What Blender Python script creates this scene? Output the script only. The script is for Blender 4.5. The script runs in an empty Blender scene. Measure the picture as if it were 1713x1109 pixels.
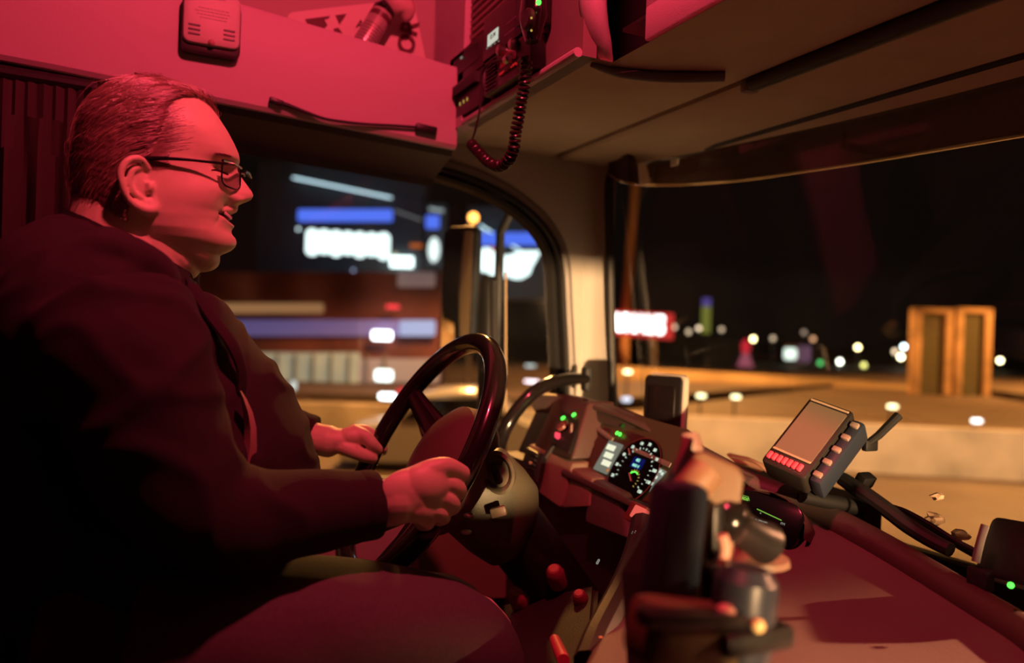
import bpy, bmesh, math, random
import numpy as np
from mathutils import Vector, Matrix, noise
S = bpy.context.scene
COL = S.collection
PI = math.pi
# ------------------------------------------------------------------ camera
# world: +X truck forward, +Y towards the driver's side, +Z up, origin at the camera
W_, H_, FPX = 1713.0, 1109.0, 1300.0
YAW, ROLL = math.radians(25), math.radians(2.0)
Fv = Vector((math.sin(YAW), math.cos(YAW), 0)); Rv0 = Vector((math.cos(YAW), -math.sin(YAW), 0)); Uv0 = Vector((0, 0, 1))
# rolled so that the picture content turns clockwise
Rv = Rv0 * math.cos(ROLL) + Uv0 * math.sin(ROLL)
Uv = Uv0 * math.cos(ROLL) - Rv0 * math.sin(ROLL)
cam = bpy.data.cameras.new('camera'); camo = bpy.data.objects.new('camera', cam); COL.objects.link(camo)
cam.sensor_width = 36; cam.lens = 36 * FPX / W_; cam.clip_start = 0.02; cam.clip_end = 2000
m3 = Matrix((Rv, Uv, -Fv)).transposed(); camo.matrix_world = m3.to_4x4()
cam.dof.use_dof = True; cam.dof.focus_distance = 1.2; cam.dof.aperture_fstop = 2.0
S.camera = camo
S.view_settings.view_transform = 'Standard'; S.view_settings.look = 'None'; S.view_settings.gamma = 1
S.view_settings.use_curve_mapping = False; S.view_settings.exposure = 0.0
S.cycles.max_bounces = 8; S.cycles.transparent_max_bounces = 16; S.cycles.diffuse_bounces = 3; S.cycles.glossy_bounces = 3
S.cycles.sample_clamp_indirect = 3.0; S.cycles.use_denoising = True
# ------------------------------------------------------------------ world: night sky with a faint city glow
w = bpy.data.worlds.new('night'); S.world = w; w.use_nodes = True
w.node_tree.nodes['Background'].inputs[0].default_value = (0.9, 0.55, 0.4, 1)
w.node_tree.nodes['Background'].inputs[1].default_value = 0.004
# ------------------------------------------------------------------ lights
def light(name, kind, loc, energy, color, size=.1, target=None, size_y=None, spot=None, blend=.2, spread=None):
    l = bpy.data.lights.new(name, kind); l.energy = energy; l.color = color
    o = bpy.data.objects.new(name, l); COL.objects.link(o); o.location = loc
    if kind == 'AREA':
        l.size = size
        if size_y: l.shape = 'RECTANGLE'; l.size_y = size_y
        if spread: l.spread = spread
    else: l.shadow_soft_size = size
    if spot: l.spot_size = spot; l.spot_blend = blend
    if target is not None: o.rotation_euler = (Vector(target) - Vector(loc)).to_track_quat('-Z', 'Y').to_euler()
    return o
RED = (1.0, 0.060, 0.105)
light('red_dome_light', 'SPOT', (0.27, 0.55, 1.10), 61, RED, .03, (0.36, 1.05, -.2), spot=math.radians(165), blend=.3)
# sodium street lighting and added unseen fills: come in through the windscreen and the side window
SOD = (1.0, 0.42, 0.10)
light('header_pillar_fill', 'SPOT', (2.9, -.5, -1.95), 1500, (1.0, .62, .30), .12, (1.06, 1.15, .38), spot=math.radians(58), blend=.9)  # added fill without a real source, lights header underside and pillar
light('dash_tray_spot', 'SPOT', (9.0, -1.8, 3.2), 13000, (1.0, .40, .19), .12, (1.0, .42, -.36), spot=math.radians(4.3), blend=.35)  # unseen outside lamp, cone narrowed to reach the dash tray alone
light('roadside_lamp_right', 'SPOT', (-.19, -8.2, -.43), 9000, (1.0, .58, .27), .12, (.85, 1.2, -.05), spot=math.radians(16), blend=.4)
light('upper_pillar_fill', 'SPOT', (5.0, -3.0, -.8), 420, (.95, .85, .62), .2, (1.0, 1.75, .27), spot=math.radians(13), blend=.8)  # added fill spot for the upper pillar, no source stands there
light('barrier_fill', 'SPOT', (7.5, 4.0, 3.5), 2600, (1, .58, .26), .2, (11.5, 10, -2), spot=math.radians(95), blend=.8)  # added fill to brighten the near face of the barrier
def street(loc, e): light('sodium_lamp_glow', 'SPOT', loc, e, SOD, .3, (loc[0], loc[1], -9), spot=math.radians(138), blend=.25)
street((18, 10, 5), 4500); street((34, 14, 6), 12000); street((8, 19, 5), 7000); street((-14, 7, 5), 16000); street((-32, 5, 6), 16000); street((47, 22, 6), 22000); street((14, 7, 5), 1500); street((24, 30, 6), 9000); street((4, 9.5, 4.5), 3000)
# ------------------------------------------------------------------ helpers
def rot(v): return v
def ray(px, py):
    return Fv + Rv * ((px - W_ / 2) / FPX) + Uv * ((H_ / 2 - py) / FPX)
def P(px, py, X=None, Y=None, Z=None, d=None, plane=None):
    r = ray(px, py)
    if X is not None: t = X / r.x
    elif Y is not None: t = Y / r.y
    elif Z is not None: t = Z / r.z
    elif plane is not None: t = plane[0].dot(plane[1]) / r.dot(plane[1])
    else: t = d
    return r * t
def mat(name, col, rough=.5, metal=0, emit=None, es=0, bump=0, bscale=60, var=0, coat=0, spec=.5, vscale=None):
    m = bpy.data.materials.new(name); m.use_nodes = True; nt = m.node_tree; b = nt.nodes['Principled BSDF']
    b.inputs['Base Color'].default_value = (*col, 1); b.inputs['Roughness'].default_value = rough
    b.inputs['Metallic'].default_value = metal; b.inputs['Coat Weight'].default_value = coat
    b.inputs['Specular IOR Level'].default_value = spec
    if emit: b.inputs['Emission Color'].default_value = (*emit, 1); b.inputs['Emission Strength'].default_value = es
    if bump or var:
        tc = nt.nodes.new('ShaderNodeTexCoord'); n = nt.nodes.new('ShaderNodeTexNoise')
        n.inputs['Scale'].default_value = bscale; n.inputs['Detail'].default_value = 4
        nt.links.new(tc.outputs['Object'], n.inputs['Vector'])
        if bump:
            bp = nt.nodes.new('ShaderNodeBump'); bp.inputs['Strength'].default_value = bump; bp.inputs['Distance'].default_value = .002
            nt.links.new(n.outputs['Fac'], bp.inputs['Height']); nt.links.new(bp.outputs['Normal'], b.inputs['Normal'])
        if var:
            n2 = nt.nodes.new('ShaderNodeTexNoise'); n2.inputs['Scale'].default_value = vscale or bscale * .2; n2.inputs['Detail'].default_value = 3
            nt.links.new(tc.outputs['Object'], n2.inputs['Vector'])
            r = nt.nodes.new('ShaderNodeValToRGB'); e = r.color_ramp.elements
            e[0].position = .35; e[1].position = .7
            e[0].color = (*[c * (1 - var) for c in col], 1); e[1].color = (*[min(1, c * (1 + var)) for c in col], 1)
            nt.links.new(n2.outputs['Fac'], r.inputs['Fac']); nt.links.new(r.outputs['Color'], b.inputs['Base Color'])
    return m
def glow(name, col, s):
    m = bpy.data.materials.new(name); m.use_nodes = True; nt = m.node_tree
    nt.nodes.remove(nt.nodes['Principled BSDF']); e = nt.nodes.new('ShaderNodeEmission')
    e.inputs[0].default_value = (*col, 1); e.inputs[1].default_value = s
    nt.links.new(e.outputs[0], nt.nodes['Material Output'].inputs[0]); return m
def glassy(name, tint, refl=.06, dirt=0.0, dirtcol=(.5, .4, .3)):
    m = bpy.data.materials.new(name); m.use_nodes = True; nt = m.node_tree; nt.nodes.remove(nt.nodes['Principled BSDF'])
    t = nt.nodes.new('ShaderNodeBsdfTransparent'); t.inputs[0].default_value = (*tint, 1)
    g = nt.nodes.new('ShaderNodeBsdfGlossy'); g.inputs['Roughness'].default_value = .03
    fr = nt.nodes.new('ShaderNodeFresnel'); fr.inputs[0].default_value = 1.45
    mu = nt.nodes.new('ShaderNodeMath'); mu.operation = 'MULTIPLY'; mu.inputs[1].default_value = refl / .04
    nt.links.new(fr.outputs[0], mu.inputs[0])
    mx = nt.nodes.new('ShaderNodeMixShader'); nt.links.new(mu.outputs[0], mx.inputs[0])
    nt.links.new(t.outputs[0], mx.inputs[1]); nt.links.new(g.outputs[0], mx.inputs[2]); out = mx
    if dirt:
        df = nt.nodes.new('ShaderNodeBsdfDiffuse'); df.inputs[0].default_value = (*dirtcol, 1)
        m2 = nt.nodes.new('ShaderNodeMixShader'); tc = nt.nodes.new('ShaderNodeTexCoord'); n = nt.nodes.new('ShaderNodeTexNoise')
        n.inputs['Scale'].default_value = 7; n.inputs['Detail'].default_value = 8
        nt.links.new(tc.outputs['Object'], n.inputs['Vector'])
        mm = nt.nodes.new('ShaderNodeMath'); mm.operation = 'MULTIPLY'; mm.inputs[1].default_value = dirt
        nt.links.new(n.outputs['Fac'], mm.inputs[0]); nt.links.new(mm.outputs[0], m2.inputs[0])
        nt.links.new(mx.outputs[0], m2.inputs[1]); nt.links.new(df.outputs[0], m2.inputs[2]); out = m2
    nt.links.new(out.outputs[0], nt.nodes['Material Output'].inputs[0]); return m
WL = {}
def tag(o, label=None, cat=None, group=None, kind=None):
    if label: o['label'] = label
    if cat: o['category'] = cat
    if group: o['group'] = group
    if kind: o['kind'] = kind
    return o
def thing(name, label, cat, loc, group=None, kind=None):
    o = bpy.data.objects.new(name, None); COL.objects.link(o); o.empty_display_size = .02
    o.location = loc; WL[o.name] = Vector(loc)
    return tag(o, label, cat, group, kind)
def obj(name, bm, m, parent=None, smooth=True, label=None, cat=None, group=None, kind=None, angle=None, free=True):
    me = bpy.data.meshes.new(name)
    if isinstance(bm, tuple):
        me.from_pydata([tuple(v) for v in bm[0]], [], bm[1])
    else:
        if free: bmesh.ops.recalc_face_normals(bm, faces=bm.faces)
        bm.to_mesh(me)
        if free: bm.free()
    me.materials.append(m)
    if parent: org = WL[parent.name]
    else:
        n = len(me.vertices); a = np.empty(n * 3, dtype=np.float32); me.vertices.foreach_get('co', a); a = a.reshape(-1, 3)
        c = (a.min(0) + a.max(0)) / 2; org = Vector((float(c[0]), float(c[1]), float(a[:, 2].min())))
    me.transform(Matrix.Translation(-org))
    o = bpy.data.objects.new(name, me); COL.objects.link(o)
    if parent: o.parent = parent
    else: o.location = org
    WL[o.name] = org
    if smooth:
        for p in me.polygons: p.use_smooth = True
        me.set_sharp_from_angle(angle=math.radians(angle or 35))
    return tag(o, label, cat, group, kind)
def struct(name, bm, m, smooth=True, **k): return obj(name, bm, m, None, smooth, kind='structure', **k)
def B(): return bmesh.new()
def join(bm, src):
    mp = {}
    for v in src.verts: mp[v] = bm.verts.new(v.co)
    for f in src.faces:
        try: bm.faces.new([mp[v] for v in f.verts])
        except ValueError: pass
    src.free()
def box(bm, c, s, R=None, bev=0, seg=2):
    t = bmesh.new(); bmesh.ops.create_cube(t, size=1)
    for v in t.verts: v.co = Vector((v.co.x * s[0], v.co.y * s[1], v.co.z * s[2]))
    if bev: bmesh.ops.bevel(t, geom=t.edges[:], offset=min(bev, min(s) * .49), segments=seg, affect='EDGES', profile=.5)
    M = (R.to_4x4() if R else Matrix.Identity(4)); M.translation = Vector(c)
    for v in t.verts: v.co = M @ v.co
    join(bm, t); return bm
def boxc(bm, x0, x1, y0, y1, z0, z1, bev=0, seg=2):
    return box(bm, ((x0 + x1) / 2, (y0 + y1) / 2, (z0 + z1) / 2), (abs(x1 - x0), abs(y1 - y0), abs(z1 - z0)), None, bev, seg)
def smoothpath(pts, n=8):
    pts = [Vector(p) for p in pts]; out = []
    for i in range(len(pts) - 1):
        p0 = pts[max(i - 1, 0)]; p1 = pts[i]; p2 = pts[i + 1]; p3 = pts[min(i + 2, len(pts) - 1)]
        for k in range(n):
            t = k / n
            out.append(.5 * ((2 * p1) + (p2 - p0) * t + (2 * p0 - 5 * p1 + 4 * p2 - p3) * t * t + (3 * p1 - p0 - 3 * p2 + p3) * t ** 3))
    out.append(pts[-1]); return out
def tube(bm, pts, r, n=12, closed=False, flat=None, up=None, caps=True):
    pts = [Vector(p) for p in pts]; N = len(pts); rs = r if isinstance(r, (list, tuple)) else [r] * N
    if len(rs) != N: rs = [float(np.interp(i / (N - 1) * (len(rs) - 1), range(len(rs)), rs)) for i in range(N)]
    rings = []; prev = None
    for i in range(N):
        a = pts[(i - 1) % N] if (closed or i) else pts[i]; b = pts[(i + 1) % N] if (closed or i < N - 1) else pts[i]
        t = (b - a).normalized()
        if prev is None:
            u = Vector(up) if up else (Vector((0, 0, 1)) if abs(t.z) < .9 else Vector((1, 0, 0)))
            u = (u - t * u.dot(t)).normalized()
        else: u = (prev - t * prev.dot(t)).normalized()
        prev = u; v = t.cross(u); fl = flat if flat else 1
        rings.append([bm.verts.new(pts[i] + (u * math.cos(2 * PI * k / n) * fl + v * math.sin(2 * PI * k / n)) * rs[i]) for k in range(n)])
    M = N if closed else N - 1
    for i in range(M):
        A, C = rings[i], rings[(i + 1) % N]
        for k in range(n): bm.faces.new((A[k], A[(k + 1) % n], C[(k + 1) % n], C[k]))
    if not closed and caps:
        bm.faces.new(rings[0][::-1]); bm.faces.new(rings[-1])
    return bm
def lathe(bm, prof, c, axis, n=32):
    c = Vector(c); a = Vector(axis).normalized(); u = a.orthogonal().normalized(); v = a.cross(u); rings = []
    for r, h in prof:
        rings.append([bm.verts.new(c + a * h + (u * math.cos(2 * PI * k / n) + v * math.sin(2 * PI * k / n)) * max(r, 1e-5)) for k in range(n)])
    for i in range(len(rings) - 1):
        for k in range(n): bm.faces.new((rings[i][k], rings[i][(k + 1) % n], rings[i + 1][(k + 1) % n], rings[i + 1][k]))
    bm.faces.new(rings[0][::-1]); bm.faces.new(rings[-1]); return bm
def ell(bm, c, r, R=None, u=24, v=14):
    t = bmesh.new(); bmesh.ops.create_uvsphere(t, u_segments=u, v_segments=v, radius=1)
    M = (R.to_4x4() if R else Matrix.Identity(4)); M.translation = Vector(c)
    rr = r if isinstance(r, (tuple, list)) else (r, r, r)
    for q in t.verts: q.co = M @ Vector((q.co.x * rr[0], q.co.y * rr[1], q.co.z * rr[2]))
    join(bm, t); return bm
def prism(bm, pts, off):
    """solid from a planar outline and an offset vector"""
    a = [bm.verts.new(Vector(p)) for p in pts]; b = [bm.verts.new(Vector(p) + Vector(off)) for p in pts]; n = len(pts)
    bm.faces.new(a); bm.faces.new(b[::-1])
    for i in range(n): bm.faces.new((a[i], b[i], b[(i + 1) % n], a[(i + 1) % n]))
    return bm
def grid(bm, rows, closed=False):
    R = [[bm.verts.new(Vector(p)) for p in r] for r in rows]
    for i in range(len(R) - 1):
        n = len(R[i]); 
        for k in range(n if closed else n - 1):
            bm.faces.new((R[i][k], R[i][(k + 1) % n], R[i + 1][(k + 1) % n], R[i + 1][k]))
    return R
def roundrect(w, h, r, n=5):
    out = []
    for cx, cy, a0 in ((w / 2 - r, h / 2 - r, 0), (-w / 2 + r, h / 2 - r, 90), (-w / 2 + r, -h / 2 + r, 180), (w / 2 - r, -h / 2 + r, 270)):
        for k in range(n + 1):
            a = math.radians(a0 + 90 * k / n); out.append((cx + r * math.cos(a), cy + r * math.sin(a)))
    return out
def panel(bm, c, ux, uy, w, h, r, t, bev=.0):
    """rounded slab: centre of the front face c, axes ux, uy, thickness t going away from the viewer side (along -ux x uy)"""
    ux = Vector(ux).normalized(); uy = Vector(uy).normalized(); nn = ux.cross(uy).normalized(); c = Vector(c)
    rings = []
    prof = [(0, 0)] if not bev else [(bev, 0), (bev * .3, -bev * .3), (0, -bev)]
    prof = prof + ([(0, -t)] if not bev else [(0, -t + bev), (bev * .3, -t + bev * .3), (bev, -t)])
    for ins, z in prof:
        rings.append([c + ux * x + uy * y + nn * z for x, y in roundrect(w - 2 * ins, h - 2 * ins, max(r - ins, .0004))])
    RR = grid(bm, rings, closed=True); bm.faces.new(RR[0][::-1]); bm.faces.new(RR[-1]); return bm
def text(name, s, c, ux, uy, h, m, parent=None, depth=.0004, align='CENTER', off=0, **k):
    cu = bpy.data.curves.new('t', 'FONT'); cu.body = s; cu.size = h; cu.align_x = align; cu.align_y = 'CENTER'; cu.extrude = depth; cu.offset = off
    o = bpy.data.objects.new('t', cu); COL.objects.link(o); dg = bpy.context.evaluated_depsgraph_get()
    me = bpy.data.meshes.new_from_object(o.evaluated_get(dg)); bpy.data.objects.remove(o)
    ux = Vector(ux).normalized(); uy = Vector(uy); uy = (uy - ux * uy.dot(ux)).normalized(); n = ux.cross(uy)
    M = Matrix((ux, uy, n)).transposed().to_4x4(); M.translation = Vector(c); me.transform(M)
    bm = bmesh.new(); bm.from_mesh(me); bpy.data.meshes.remove(me)
    if name is None: return bm
    return obj(name, bm, m, parent, False, **k)
def copytree(o, parent=None):
    c = o.copy(); COL.objects.link(c)
    if parent: c.parent = parent
    WL[c.name] = WL.get(o.name, Vector())
    for ch in list(o.children): copytree(ch, c)
    return c
# ------------------------------------------------------------------ shared materials
M = dict(
 cab=mat('cab_trim_grey', (.50, .47, .42), .6, bump=.25, bscale=400, var=.04, vscale=8),
 lip=mat('locker_plastic', (.55, .42, .48), .55, bump=.25, bscale=500),
 dark=mat('dark_plastic', (.025, .022, .02), .5, bump=.2, bscale=300),
 black=mat('black_plastic', (.012, .012, .012), .4),
 gloss=mat('gloss_black', (.012, .01, .01), .16, coat=.5),
 rubber=mat('rubber_seal', (.012, .012, .013), .55),
 dash=mat('dash_top_plastic', (.17, .13, .12), .55, bump=.3, bscale=400, var=.05, vscale=6),
 dashd=mat('dash_dark_plastic', (.030, .022, .02), .5, bump=.3, bscale=400),
 dashb=mat('dash_brown_plastic', (.26, .19, .13), .55, bump=.3, bscale=300),
 olive=mat('column_plastic', (.085, .08, .05), .5, bump=.2, bscale=300),
 metal=mat('satin_metal', (.5, .48, .45), .3, metal=1),
 glass=glassy('window_glass', (.93, .95, .96), .05, .012, (.6, .6, .6)),
 screenb=mat('screen_black', (.004, .004, .006), .15),
 skin=mat('skin', (.78, .76, .52), .45, bump=.15, bscale=900, var=.05, vscale=30),
 hair=mat('hair', (.22, .12, .12), .6),
 jacket=mat('jacket_cloth', (.026, .018, .02), .9, bump=.5, bscale=900),
 shirt=mat('collar_cloth', (.012, .012, .016), .8, bump=.4, bscale=900),
 jeans=mat('jeans_cloth', (.12, .105, .11), .85, bump=.5, bscale=1200, var=.08, vscale=200),
 white=glow('lamp_white', (.85, 1.0, .97), 2.2), 
)
LED = {k: glow('led_' + k, c, s) for k, c, s in (('green', (.1, 1, .08), 2.2), ('red', (1, .06, .1), 1.3), ('white', (.8, .95, .75), .8), ('dimgreen', (.1, .8, .08), .12), ('amber', (.9, .6, .12), .5), ('blue', (.02, .03, .35), .25), ('lcdg', (.35, .95, .75), .9), ('dimw', (.6, .6, .5), .35), ('orange', (1, .3, .05), .6), ('needle', (1, .12, .08), .5), ('ring', (.6, .05, .03), .22))}
# ================================================================== cab shell
ZC = .447           # underside level of the overhead console
# side window outline on the door plane, from photo pixels
YW = 1.78
win_px = [(345, 262), (372, 236), (400, 231), (480, 240), (560, 254), (640, 272), (720, 293), (790, 316), (845, 344), (885, 376), (910, 410), (921, 450), (925, 520), (929, 600), (930, 660), (926, 735), (905, 775), (840, 788), (700, 800), (500, 812), (350, 815), (325, 800), (318, 740), (322, 600), (328, 450), (336, 320)]
wp = smoothpath([P(x, y, Y=YW) for x, y in win_px] + [P(*win_px[0], Y=YW)], 4)[:-1]
cen = sum(wp, Vector()) / len(wp)
def loop_off(pts, off, y):
    out = []; n = len(pts)
    for i, p in enumerate(pts):
        t = (pts[(i + 1) % n] - pts[i - 1]).normalized(); nn = Vector((t.z, 0, -t.x))
        if nn.dot(p - cen) < 0: nn = -nn
        q = p + nn * off; out.append(Vector((q.x, y, q.z)))
    return out
def band(spec, pts=wp):
    bm = B(); grid(bm, [loop_off(pts, o, y) for o, y in spec], closed=True); return bm
# door wall with the window opening: from the trim outwards to the edges of the cab side
outer = []
for p in loop_off(wp, .06, YW - .02):
    d = p - cen; s = min(( (1.02 - cen.x) if d.x > 0 else (-1.6 - cen.x)) / d.x if abs(d.x) > 1e-6 else 1e9, ((.50 - cen.z) if d.z > 0 else (-1.45 - cen.z)) / d.z if abs(d.z) > 1e-6 else 1e9)
    outer.append(Vector((cen.x + d.x * s, YW - .02, cen.z + d.z * s)))
bm = B(); i0 = loop_off(wp, .044, YW - .02); grid(bm, [i0, outer, [o + Vector((0, .09, 0)) for o in outer], [o + Vector((0, .09, 0)) for o in i0]], closed=True)
struct('wall_left', bm, M['cab'])
struct('trim_1', band([(.046, YW - .018), (.043, YW - .030), (.034, YW - .034), (.024, YW - .03), (.020, YW - .015), (.020, YW + .05), (.046, YW + .05)]), mat('window_trim_plastic', (.16, .14, .13), .4, bump=.2, bscale=300))
struct('trim_2', band([(.022, YW - .012), (.019, YW - .028), (.013, YW - .030), (.010, YW - .02), (.008, YW - .012), (.002, YW - .018), (-.006, YW - .01), (-.008, YW + .02), (.022, YW + .02)]), M['rubber'])
gm = B(); vs = [gm.verts.new(p + Vector((0, .012, 0))) for p in loop_off(wp, .004, YW)]; gm.faces.new(vs); bmesh.ops.triangulate(gm, faces=gm.faces[:])
struct('window_1', gm, M['glass'], False)
# the fixed bar between the sliding pane and the quarter light
t = thing('window_divider_bar', 'slim upright black divider bar standing in the side window beside the mirror', 'window bar', P(826, 780, Y=YW + .03))
bm = B(); a, b = P(826, 470, Y=YW + .035), P(826, 770, Y=YW + .035)
tube(bm, [a, (a + b) / 2, b], [.010, .011, .012], 10); obj('bar', bm, M['rubber'], t)
bm = B(); a, b = P(846, 455, Y=YW + .04), P(846, 770, Y=YW + .04)
tube(bm, [a, (a + b) / 2, b], .0035, 8); obj('guide_rail', bm, mat('rail_tan', (.5, .35, .2), .5), t)
# A-pillar: lofted between the side window and the windscreen
pil_L = [(960, 270, 1.72), (958, 320, 1.73), (966, 380, 1.74), (962, 440, 1.745), (957, 540, 1.745), (956, 640, 1.74), (950, 760, 1.74), (950, 900, 1.74)]
rows = []
zs = [.47, .44, .38, .30, .20, .10, 0, -.08, -.16, -.26, -.5]
for z in zs:
    xr = 1.092       # front edge of the pillar at the windscreen
    r = []
    # section: from side wall (behind window trim) round to the windscreen
    for (x, y) in ((xr - .30, YW - .012), (xr - .20, YW - .018), (xr - .05, YW - .018), (xr - .035, YW - .026), (xr - .018, YW - .042), (xr - .005, YW - .056), (xr + .005, YW - .04), (xr + .030, YW - .0), (xr + .067, YW + .06)):
        r.append((x, y, z))
    rows.append(r)
# the pillar covers only forward of the window trim: clip columns that would cross the opening
def win_edge_x(z):
    best = -9
    for i in range(len(wp)):
        a, b = wp[i], wp[(i + 1) % len(wp)]
        if (a.z - z) * (b.z - z) <= 0 and abs(a.z - b.z) > 1e-6:
            t_ = (z - a.z) / (b.z - a.z); best = max(best, a.x + (b.x - a.x) * t_)
    return best
for r in rows:
    z = r[0][2]; e = win_edge_x(z)
    lo = max(e, .62) + .044 if e > -5 else .62
    for k in range(2): 
        r[k] = (max(r[k][0], lo) if k else lo - .01, r[k][1], z)
    r[0] = (r[0][0], YW - .014, z); 
    for k in range(1, 5):
        if r[k][0] <= r[k - 1][0]: r[k] = (r[k - 1][0] + .012, r[k][1], z)
bm = B(); grid(bm, rows); struct('wall_front', bm, M['cab'])
# back wall, right wall, floor, roof
bm = B(); boxc(bm, -1.66, -1.6, -.6, 1.9, -1.5, 1.5); struct('wall_back', bm, M['dark'])
bm = B(); boxc(bm, -1.6, 1.3, -.66, -.6, -1.5, -.31); boxc(bm, -1.6, 1.3, -.66, -.6, .03, 1.5); boxc(bm, -1.6, .346, -.66, -.6, -.40, .03); boxc(bm, 1.05, 1.3, -.66, -.6, -.40, .03); struct('wall_right', bm, M['dark'])  # right wall opening shaped to trim the beam of the side lamp
bm = B(); boxc(bm, -1.6, 1.3, -.6, 1.86, -1.56, -1.5); struct('floor', bm, M['dark'])
bm = B(); boxc(bm, -1.6, .9, -.6, 1.86, 1.45, 1.5); struct('ceiling', bm, M['lip'])
# firewall below the windscreen
bm = B(); boxc(bm, 1.36, 1.40, -.6, 1.86, -1.5, -.40); struct('wall_front.001', bm, M['dark'])
# ------------------------------------------------------------------ windscreen outline: curved sheet
def wsx(y, z):      # windscreen surface: bowed forward at the cab centre, raked a little
    return 1.235 - .17 * ((y - .62) / 1.08) ** 2 * 1.0 + .16 * (.45 - z)
def ceil_z(x): return ZC + (0 if x < .95 else -.0 * (x - .95))
bm = B(); rows = []
for i in range(9):
    z = .46 - (.46 + .42) * i / 8
    rows.append([(wsx(y, z) + .03, y, z) for y in np.linspace(-.6, 1.72, 22)])
grid(bm, rows); struct('window_2', bm, M['glass'])
# black seal round the windscreen: left side and top, following the rounded corner
edge = [P(1026, 690, Y=1.722), P(1022, 560, Y=1.724), P(1020, 420, Y=1.725), P(1019, 320, Y=1.725), P(1024, 288, Y=1.722), P(1040, 268, Y=1.70), P(1075, 257, Y=1.66)]
top = []
for px in (1130, 1230, 1350, 1480, 1600, 1713, 1850, 2100, 2500): 
    py = 256 - (px - 1110) * .301 + (18 if px > 1110 else 0) * .2
    r = ray(px, py); 
    tt = (.452) / r.z; p = r * tt; top.append(Vector((min(p.x, 1.24), p.y, .445)))
seal = smoothpath(edge + [t_ for t_ in top], 5)
bm = B(); tube(bm, seal, .012, 8); struct('trim_3', bm, M['rubber'])
# outer skin of the cab front above the windscreen
bm = B(); grid(bm, [[(wsx(y, .45) + .06, y, z) for y in np.linspace(-.6, 1.8, 14)] for z in (.452, .8, 1.1, 1.5)]); grid(bm, [[(x, y, 1.5) for y in (-.6, 1.86)] for x in (.85, 1.3)]); struct('wall_front.002', bm, M['dark'])
bm = B(); boxc(bm, .6, 1.25, 1.80, 1.86, .50, 1.5); struct('wall_left.001', bm, M['dark'])
# ------------------------------------------------------------------ windscreen header and overhead shelf underside
hp = mat('headliner_fabric', (.50, .42, .30), .75, bump=.5, bscale=500, var=.06, vscale=9)
bm = B()    # shelf underside, x .60 -> .915
xs = [.60, .66, .80, .905, .918, .918]; zz = [ZC, ZC, ZC + .002, ZC - .002, ZC + .004, ZC + .03]
ys = list(np.linspace(-.6, 1.76, 12))
yb = [y for y in ys if y > 1.2]; grid(bm, [[(x, y, z) for y in [1.092] + yb] for x, z in zip(xs, zz)]); grid(bm, [[(max(x, .674), y, z) for y in [v for v in ys if v < 1.05] + [1.092]] for x, z in zip([.674, .70] + xs[2:], zz)]); struct('ceiling.001', bm, hp)
bm = B()
def hdr(y): return wsx(y, .44) + .02
rows = []
for f, z in ((0, ZC + .03), (0, ZC + .003), (.04, ZC - .004), (.5, ZC - .006), (.9, ZC - .008), (.97, ZC - .014), (1.0, ZC - .008), (1.0, ZC + .03)):
    rows.append([(.934 + (hdr(y) - .934) * f, y, z) for y in ys])
grid(bm, rows); struct('ceiling.002', bm, hp)
bm = B(); boxc(bm, .90, 1.3, -.6, 1.86, ZC + .03, ZC + .05); struct('trim_4', bm, M['rubber'])
# roller blind housing fixed under the shelf: long dark bar starting near (1240,130)
bl = thing('roller_blind_cassette', 'long dark roller blind housing running across the roof above the windscreen', 'blind', (.93, .4, ZC - .02))
bm = B(); tube(bm, [(.925, 1.04, ZC - .008), (.925, .5, ZC - .010), (.925, -.5, ZC - .012)], .017, 14, flat=.8); obj('housing', bm, M['dark'], bl)
bm = B(); box(bm, (.928, 1.052, ZC - .008), (.03, .02, .026), None, .006); obj('end_cap', bm, mat('cap_grey', (.2, .19, .18), .5), bl)
# dark grey shelf lip under the overhead console, (1000,110)-(1215,135)
g = thing('overhead_shelf_lip', 'dark grey padded lip under the front overhead shelf, ending at the blind housing', 'shelf edge', P(1100, 130, Z=ZC - .01))
bm = B(); A = P(990, 108, Z=ZC - .006); C = P(1212, 127, Z=ZC - .006); D = P(1215, 143, Z=ZC - .012)
tube(bm, smoothpath([A, P(1040, 122, Z=ZC - .008), P(1120, 129, Z=ZC - .008), C], 6), [.004, .0085, .0095, .0095], 12); obj('lip_tube', bm, mat('lip_grey', (.12, .12, .13), .5), g)
# ------------------------------------------------------------------ storage pocket above the door
YP = 1.62
px0, pz = -1.6, .43
lipm = M['lip']
bm = B()
zb = lambda x: .447 - .045 * (x + .24) / .82 if x > -.24 else .447
pts_b = [Vector((x, YP, zb(x))) for x in np.linspace(-.35, .604, 12)]
pts_b = [Vector((-1.6, YP, .52)), Vector((-.9, YP, .50)), Vector((-.55, YP, .478))] + pts_b
pts_t = [P(735, 103, Y=YP), P(505, 31, Y=YP), P(400, 5, Y=YP)]
tz = lambda x: pts_t[0].z + (pts_t[2].z - pts_t[0].z) * (x - pts_t[0].x) / (pts_t[2].x - pts_t[0].x)
rows = [[Vector((p.x, YP + .17, p.z + .002)) for p in pts_b], [Vector((p.x, YP + .006, p.z)) for p in pts_b], [Vector((p.x, YP, p.z + .008)) for p in pts_b]]
rows += [[Vector((p.x, YP, p.z + (tz(p.x) - .006 - p.z) * f)) for p in pts_b] for f in (.5, 1)]
rows += [[Vector((p.x, YP + .003, tz(p.x)))for p in pts_b], [Vector((p.x, YP + .012, tz(p.x) )) for p in pts_b], [Vector((p.x, YP + .014, tz(p.x) - .01)) for p in pts_b], [Vector((p.x, YP + .014, p.z + .015)) for p in pts_b], [Vector((p.x, YP + .17, p.z + .017)) for p in pts_b]]
grid(bm, rows, closed=False)
pk = thing('overhead_door_pocket', 'long pale storage pocket with a flat front lip above the driver\'s side window', 'storage pocket', (0, YP + .08, .44))
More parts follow.
